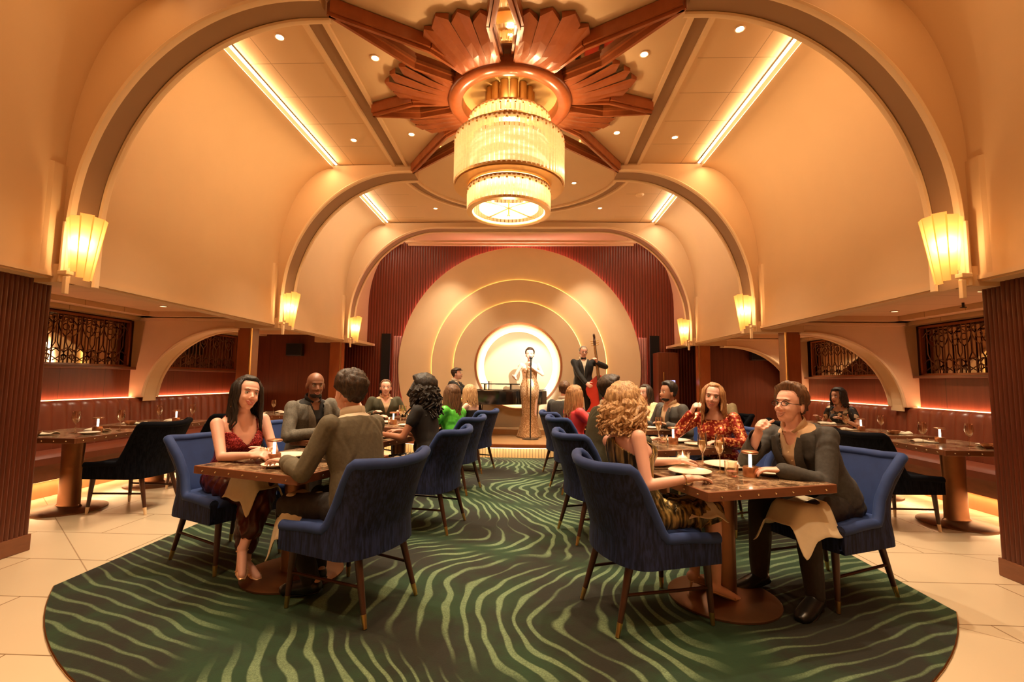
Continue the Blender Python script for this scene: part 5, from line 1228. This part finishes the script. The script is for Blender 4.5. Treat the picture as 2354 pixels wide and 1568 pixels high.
# 9 green woman, 10 blonde in black
p = Person('woman with long brown hair in a bright green satin top, back to the camera', (-.69, 5.57, C1), 150, 'f', 'fair', head=(.05, -.05, 1.09), hrot=(-25, 0, 0), vox=.010, pelvis=(-.04, 0, .53)); p.face(.3, LIP); p.cap(HM, .014, .06, -.08, bulk=(0, .01, .01)); p.locks(HM, 44, .28, .6, .008, .014, .02, seed=21)
p.top(basic('green_satin', (.10, .62, .06, 1), .35, vary=.35, scale=14), 'round', .012, sleeve=(1, .8, .02), nm='green_top', wr=.006); p.skirt(BLK, .2, .01); p.shoes(BLACKP, True)
p = Person('woman with pinkish blonde hair in a strapless black dress, farthest left of the walkway', (-.62, 6.80, C1), 160, 'f', 'pale', head=(.04, -.03, 1.09), hrot=(-30, 0, 0), vox=.011, pelvis=(-.04, 0, .53)); p.face(.3, LIP); p.cap(HL, .013, .06, -.08); p.locks(HL, 40, .20, .7, .008, .013, .02, seed=23); p.top(BLK, 'strapless', .010, nm='black_bodice'); p.skirt(BLK, .3, .01); p.shoes(BLACKP, True)
# 11 olive suit, 12 red woman
p = Person('man in a dark olive suit, seen from behind beyond the blonde woman', (.84, 4.08, C1), 16, 'm', 'fair', head=(.12, .02, 1.20), hrot=(-20, 0, 0), vox=.008); p.face(.3); p.cap(HD, .017, .064, -.075, bulk=(.014, 0, .014), rough_=.006); p.shirt(WSH); p.jacket(OLJ, vlow=.2); p.trousers(OLJ)
p = Person('red-blonde woman in red and gold sequins facing the camera, hand near chin', (2.0, 4.42, C1), 232, 'f', 'fair', head=(.15, -.02, 1.155), hrot=(14, 0, -8), vox=.007, pelvis=(-.0, 0, .55),
  arms=[dict(w=(.40, .12, .79), d=(.6, -.7, 0), n=(0, 0, -1), c=.3, pole=(0, .8, -1)), dict(w=(.30, -.16, 1.01), d=(.25, .35, .7), n=(-.4, .6, 0), c=.9, pole=(.3, -.8, -1))])
p.face(1, LIP); p.cap(HA, .013, .064, -.08); p.locks(HA, 54, .27, .74, .012, .013, .018, seed=31); p.top(REDG, 'round', .009, sleeve=(1, .92), nm='sequin_top', wr=.002); p.skirt(BLK, .3, .01); p.shoes(BLACKP, True)
# 13 pink woman, 14 grey man, 15 dark suit man, 16 cream woman
p = Person('woman with long light brown hair in a bright pink top, back to the camera', (.82, 5.68, C1), 22, 'f', 'fair', head=(-.02, .02, 1.10), hrot=(10, 0, 0), vox=.010, pelvis=(-.04, 0, .53)); p.face(.3, LIP); p.cap(HA, .013, .06, -.08, bulk=(0, .008, .008)); p.locks(HA, 46, .27, .6, .006, .014, .02, seed=41); p.top(basic('pink_cloth', (.75, .06, .07, 1), .6, vary=.15), 'round', .010, sleeve=(1, .8), nm='pink_top'); p.skirt(BLK, .2, .01); p.shoes(BLACKP, True)
p = Person('man in a dark grey jacket, short brown hair, seen from behind near the stage', (.74, 6.62, C1), 60, 'm', 'fair', head=(.04, .03, 1.16), hrot=(20, 0, 0), vox=.011, pelvis=(-.02, 0, .55)); p.face(.1); p.cap(HM, .010, .066); p.shirt(WSH); p.jacket(cloth('slate_jacket', (.06, .06, .055, 1), 50, .3), **SHJ); p.trousers(DTR)
p = Person('dark-haired bearded man in grey suit and peach shirt at a right table', (2.02, 5.74, C1), 205, 'm', 'tan', head=(.14, 0, 1.16), hrot=(-10, 0, 0), vox=.009, pelvis=(-.02, 0, .55)); p.face(.3); p.cap(HB, .014, .062, -.07, bulk=(.012, 0, .012)); p.shirt(PSH, .07); p.jacket(cloth('grey_suit', (.06, .055, .048, 1), 70, .3), vlow=.1, vopen=.09); p.trousers(DTR)
m = M(); m.ball(p.hp((.036, 0, -.078)), (.050, .052, .030), 16, 8, p.R); m.build('beard', HB, p.T)
p = Person('dark-haired woman in a fluffy cream top, farthest right carpet table', (1.98, 7.0, C1), 205, 'f', 'fair', head=(.06, .02, 1.12), hrot=(12, 0, 0), vox=.010, pelvis=(-.04, 0, .54)); p.face(.2, LIP); p.cap(HD, .013, .06, -.08); p.locks(HD, 40, .22, .6, .01, .013, .02, seed=51); p.top(basic('cream_fluff', (.78, .58, .32, 1), .9, vary=.1, scale=40, bump=.5), 'round', .022, sleeve=(1, .9, .01), nm='cream_top', wr=.006); p.skirt(BLK, .2, .01); p.shoes(BLACKP, True)
# 17 older man, 18 floral woman
p = Person('grey-haired older man in an olive jacket, far right before the dark wooden wall', (2.98, 6.85, 0), 215, 'm', 'fair', head=(.06, 0, 1.14), hrot=(10, 0, 0), vox=.011); p.face(.1, brow=HG); p.cap(HG, .007, .075, -.06); p.shirt(WSH); p.jacket(cloth('light_olive_jacket', (.24, .18, .09, 1), 50, .25), **SHJ); p.trousers(DTR)
p = Person('dark-haired woman in a black floral dress on the right banquette', (4.92, 7.1, 0), 200, 'f', 'tan', head=(.18, 0, 1.11), hrot=(0, 0, 0), vox=.010, pelvis=(0, 0, .57), legs=[dict(k=(.42, .10, .52), a=(.46, .1, .1)), dict(k=(.42, -.10, .52), a=(.46, -.1, .1))]); p.face(.2, LIP); p.cap(HB, .018, .06, -.09, bulk=(0, .01, .01)); p.locks(HB, 40, .17, .6, .01, .014, .02, seed=61)
p.top(sequin('floral_print', (.010, .008, .008, 1), (.75, .55, .35, 1), 22, .7, 0), 'round', .010, sleeve=(.45, 0), nm='floral_dress'); p.skirt(MATS['floral_print'], .4, .01); p.shoes(BLACKP, True)

# ---------------- the band
SZ = .24
# grand piano
pn = thing('grand_piano', 'black grand piano on the stage left of the singer', 'piano', (-.42, 9.25, SZ), 0)
out = [(-.42, -.55), (-.42, .45), (.95 - .30, .45), (.95, .20), (1.0, -.02), (.90, -.22), (.62, -.30), (.40, -.38), (.22, -.52), (.10, -.55)]
PB = basic('piano_lacquer', (.008, .007, .006, 1), .08, coat=.6)
m = M(); m.prism(out, 'XY', .60, .86); m.build('case', PB, pn, smooth=False, bevel=.01)
m = M(); m.box((-.50, -.05, .66), (.20, .98, .10)); m.build('keyboard_shelf', PB, pn, smooth=False); m = M(); m.box((-.53, -.05, .715), (.12, .92, .012)); m.build('keys', basic('ivory', (.8, .72, .6, 1), .25), pn, smooth=False)
m = M(); m.prism([(x * .99, y * .99) for x, y in out], 'XY', .868, .884); ld = m.build('lid', PB, pn, smooth=False)
m = M(); m.box((-.12, -.02, .96), (.02, .62, .16), 0); m.build('music_stand', PB, pn, smooth=False)
m = M(); m.box((.10, -.1, .985), (.75, .5, .018)); m.box((-.2, -.1, .93), (.03, .45, .10)); m.box((.3, -.1, .93), (.03, .45, .10)); m.build('folded_lid', PB, pn, smooth=False)
for x, y in ((-.34, -.42), (-.34, .34), (.78, .0)):
    m = M(); m.lathe([(.05, .60), (.045, .40), (.03, .08), (.035, .05), (.02, 0)], (x, y, 0), n=16); m.build('leg', PB, pn)
m = M(); m.tube([(-.30, -.05, .60), (-.28, -.05, .10)], .02, 8); m.box((-.28, -.05, .08), (.10, .2, .03)); m.build('pedal_lyre', PB, pn, smooth=False)
bn = thing('piano_bench', 'low black piano bench under the pianist', 'bench', (-1.30, 9.22, SZ)); m = M(); m.box((0, 0, .45), (.34, .6, .07)); m.build('seat', BLACKP, bn, bevel=.01)
for x in (-.13, .13):
    for y in (-.25, .25): m = M(); m.box((x, y, .21), (.035, .035, .42)); m.build('leg', BLACKP, bn, smooth=False)
TUX = cloth('tuxedo_black', (.010, .009, .008, 1), 50, .3)
p = Person('pianist in a dark tuxedo and flat cap seated in profile at the piano', (-1.30, 9.22, SZ), -4, 'm', 'fair', head=(.10, 0, 1.17), hrot=(0, 8, 0), vox=.010, pelvis=(0, 0, .56), arms=[dict(w=(.55, .12, .76), d=(1, 0, -.1)), dict(w=(.55, -.15, .76), d=(1, 0, -.1))], legs=[dict(k=(.42, .12, .50), a=(.42, .12, .09)), dict(k=(.42, -.12, .50), a=(.46, -.12, .09))])
p.face(0); p.cap(HD, .010, .05); p.shirt(WSH); p.jacket(TUX, vlow=.3); p.trousers(TUX)
m = M(); m.ball(p.hp((-.005, 0, .085)), (.108, .092, .038), 20, 10, p.R); m.ball(p.hp((.085, 0, .065)), (.045, .06, .008), 14, 8, p.R); m.build('cap', HD, p.T)
# singer
def stand(label, pos, face, sex, tone, hz, arms, legs, **k):
    return Person(label, pos, face, sex, tone, head=(.015, 0, hz), pelvis=(0, 0, hz * .585 if sex == 'm' else hz * .60), arms=arms, legs=legs, **k)
p = stand('singer in a long champagne sequin gown at the microphone in front of the glowing disc', (.24, 8.88, SZ), -92, 'f', 'pale', 1.55, [dict(w=(.20, .06, 1.30), d=(.1, -.6, .6), n=(-1, 0, 0), c=1.0, pole=(.2, 1, -1)), dict(w=(.16, -.25, 1.08), d=(.8, -.4, .3), n=(0, .4, .8), c=.3, pole=(-.3, -.6, -1))],
  [dict(k=(.04, .09, .49), a=(.0, .09, .10), t=(1, .1, -.3)), dict(k=(.02, -.09, .49), a=(-.02, -.09, .10), t=(1, -.1, -.3))], vox=.009, hrot=(0, 0, 0))
p.face(.3, LIP); p.cap(HD, .012, .058, -.07, bulk=(0, .02, .012)); m = M(); m.ball(p.hp((-.10, 0, .03)), (.035, .045, .04)); m.build('hair_bun', HD, p.T)
p.top(SING, 'strapless', .008, s0=-.12, nm='sequin_bodice')
m = M()
for z, a_, b_ in ((.98, .150, .110),): pass
prof = [(1.00, .145, .115), (.92, .182, .135), (.80, .178, .135), (.62, .152, .125), (.45, .135, .12), (.25, .165, .15), (.08, .215, .19), (.012, .235, .21)]
m.rings([[(b_ * sn(t_) + .0, a_ * cs(t_) * (1 + .03 * sn(9 * t_) * (1 - z)), z) for t_ in [2 * PI * j / 40 for j in range(40)]] for z, a_, b_ in prof]); m.build('gown_skirt', SING, p.T)
ms = thing('microphone_stand', 'thin black microphone stand in front of the singer', 'microphone stand', (.26, 8.58, SZ))
m = M(); m.lathe([(.15, 0), (.15, .012), (.02, .03)], n=28); m.build('base', BLACKP, ms); m = M(); m.cyl((0, 0, .02), (0, .0, 1.36), .011); m.build('pole', BLACKP, ms); m = M(); m.tube([(0, 0, 1.34), (0, .06, 1.45)], [.016, .020], 10); m.ball((0, .075, 1.475), .032); m.build('microphone', BLACKP, ms)
# bassist and double bass
p = stand('bassist with glasses in a black tuxedo and bow tie standing behind the red double bass', (1.30, 9.30, SZ), -88, 'm', 'fair', 1.63, [dict(w=(.30, .22, 1.42), d=(.3, -.2, .6), n=(.2, -.8, 0), c=1.0, pole=(.1, 1, -.4)), dict(w=(.30, .02, 1.00), d=(.6, .5, -.4), n=(.2, .6, -.4), c=.5, pole=(-.1, -1, -.6))],
  [dict(k=(.02, .10, .50), a=(.0, .11, .09), t=(1, .15, -.2)), dict(k=(.03, -.10, .50), a=(.02, -.11, .09), t=(1, -.15, -.2))], vox=.009, hrot=(10, -6, 0))
p.face(.1, brow=HG); p.cap(HG, .008, .07, -.06); p.shirt(WSH, .02); p.jacket(TUX, vlow=.28, vopen=.075, length=-.12); p.trousers(TUX)
m = M(); c = p.N + p.fw * .072 + p.sp * .005
for sd in (1, -1): m.tube([c, c + p.lf * sd * .05], [(.006, .008), (.008, .024)], 8, flat=tuple(p.fw))
m.ball(c, .011); m.build('bow_tie', BLACKP, p.T)
m = M()
for sd in (1, -1): m.tube([p.hp((.098, sd * .032 + .021 * cs(a), .003 + .015 * sn(a))) for a in [2 * PI * i / 12 for i in range(13)]], .003, 5)
m.build('eyeglasses', BLACKP, p.T)
db = thing('double_bass', 'red double bass tilted against the bassist', 'double bass', (1.70, 9.02, SZ)); db.rotation_euler = (math.radians(-6), math.radians(-7), math.radians(-14)); db.scale = (1.12, 1.0, 1.06)
REDV = basic('red_varnish', (.55, .035, .02, 1), .18, vary=.25, scale=4, coat=.5)
half = [(.0, .12), (.16, .13), (.27, .20), (.32, .33), (.30, .46), (.22, .55), (.185, .62), (.19, .70), (.235, .78), (.25, .88), (.21, .99), (.12, 1.05), (.03, 1.12)]
out = half + [(-x, z) for x, z in half[::-1]]
m = M(); m.prism(out, 'XZ', -.09, .10); m.build('body', REDV, db, smooth=False, bevel=.018)
m = M(); m.prism([(-.028, .62), (.028, .62), (.020, 1.62), (-.020, 1.62)], 'XZ', -.15, -.12); m.build('fingerboard', BLACKP, db, smooth=False, bevel=.004)
m = M(); m.tube([(0, -.10, 1.05), (0, -.105, 1.62), (0, -.09, 1.76)], [.028, .022, .026], 10); m.tube([(0, -.09, 1.74), (0, -.05, 1.80), (0, -.02, 1.84), (0, -.05, 1.89), (0, -.09, 1.87), (0, -.08, 1.83)], [.026, .022, .02, .02, .018, .016], 8); m.build('neck_and_scroll', WOODLEG, db)
for k, z in enumerate((1.68, 1.72, 1.76)):
    m = M(); m.cyl((-.07, -.08, z), (.07, -.08, z), .008, n=8); m.build('tuning_peg', BRASS, db)
m = M(); m.box((0, -.125, .42), (.11, .02, .10)); m.build('bridge', CREAM, db, smooth=False); m = M(); m.prism([(-.03, .16), (.03, .16), (.045, .34), (-.045, .34)], 'XZ', -.135, -.115); m.build('tailpiece', BLACKP, db, smooth=False)
m = M()
for k in range(4): m.cyl(((k - 1.5) * .012, -.14, .30), ((k - 1.5) * .009, -.155, 1.66), .0022, n=5)
m.build('strings', BRASS, db, fix=False); m = M(); m.cyl((0, 0, .13), (0, 0, 0.02), .010); m.build('endpin', BRASS, db)

# ---------------- napkins on laps
def drape(cx, cy, z, ang, w_, d_, fall, label, lift=0):
    A = math.radians(ang)
    def fn(u, v):
        x = (u - .5) * w_; y = (v - .5) * d_; r = d_ * .22
        zz = z - fall * (smst(abs(y), r, d_ * .5)) - (fall * .6) * smst(x, w_ * .18, w_ * .5) + .008 * sn(u * 9 + v * 4)
        return (cx + x * cs(A) - y * sn(A), cy + x * sn(A) + y * cs(A), zz)
    m = M(); m.grid(fn, 20, 18); o = m.build('napkin', LINEN, solid=.004, auto=0); tag(o, label, 'napkin')
drape(-1.60, 3.14, .672, -25, .26, .30, .16, 'cream napkin draped over the burgundy woman\'s lap')
drape(-1.16, 2.86, .60, 157, .24, .26, .24, 'cream napkin hanging from the olive-jacketed man\'s knee')
drape(1.20, 2.84, .618, 18, .26, .26, .07, 'cream napkin on the blonde woman\'s lap')
drape(1.79, 2.85, .612, 203, .30, .34, .16, 'cream napkin over the knee of the man with glasses')
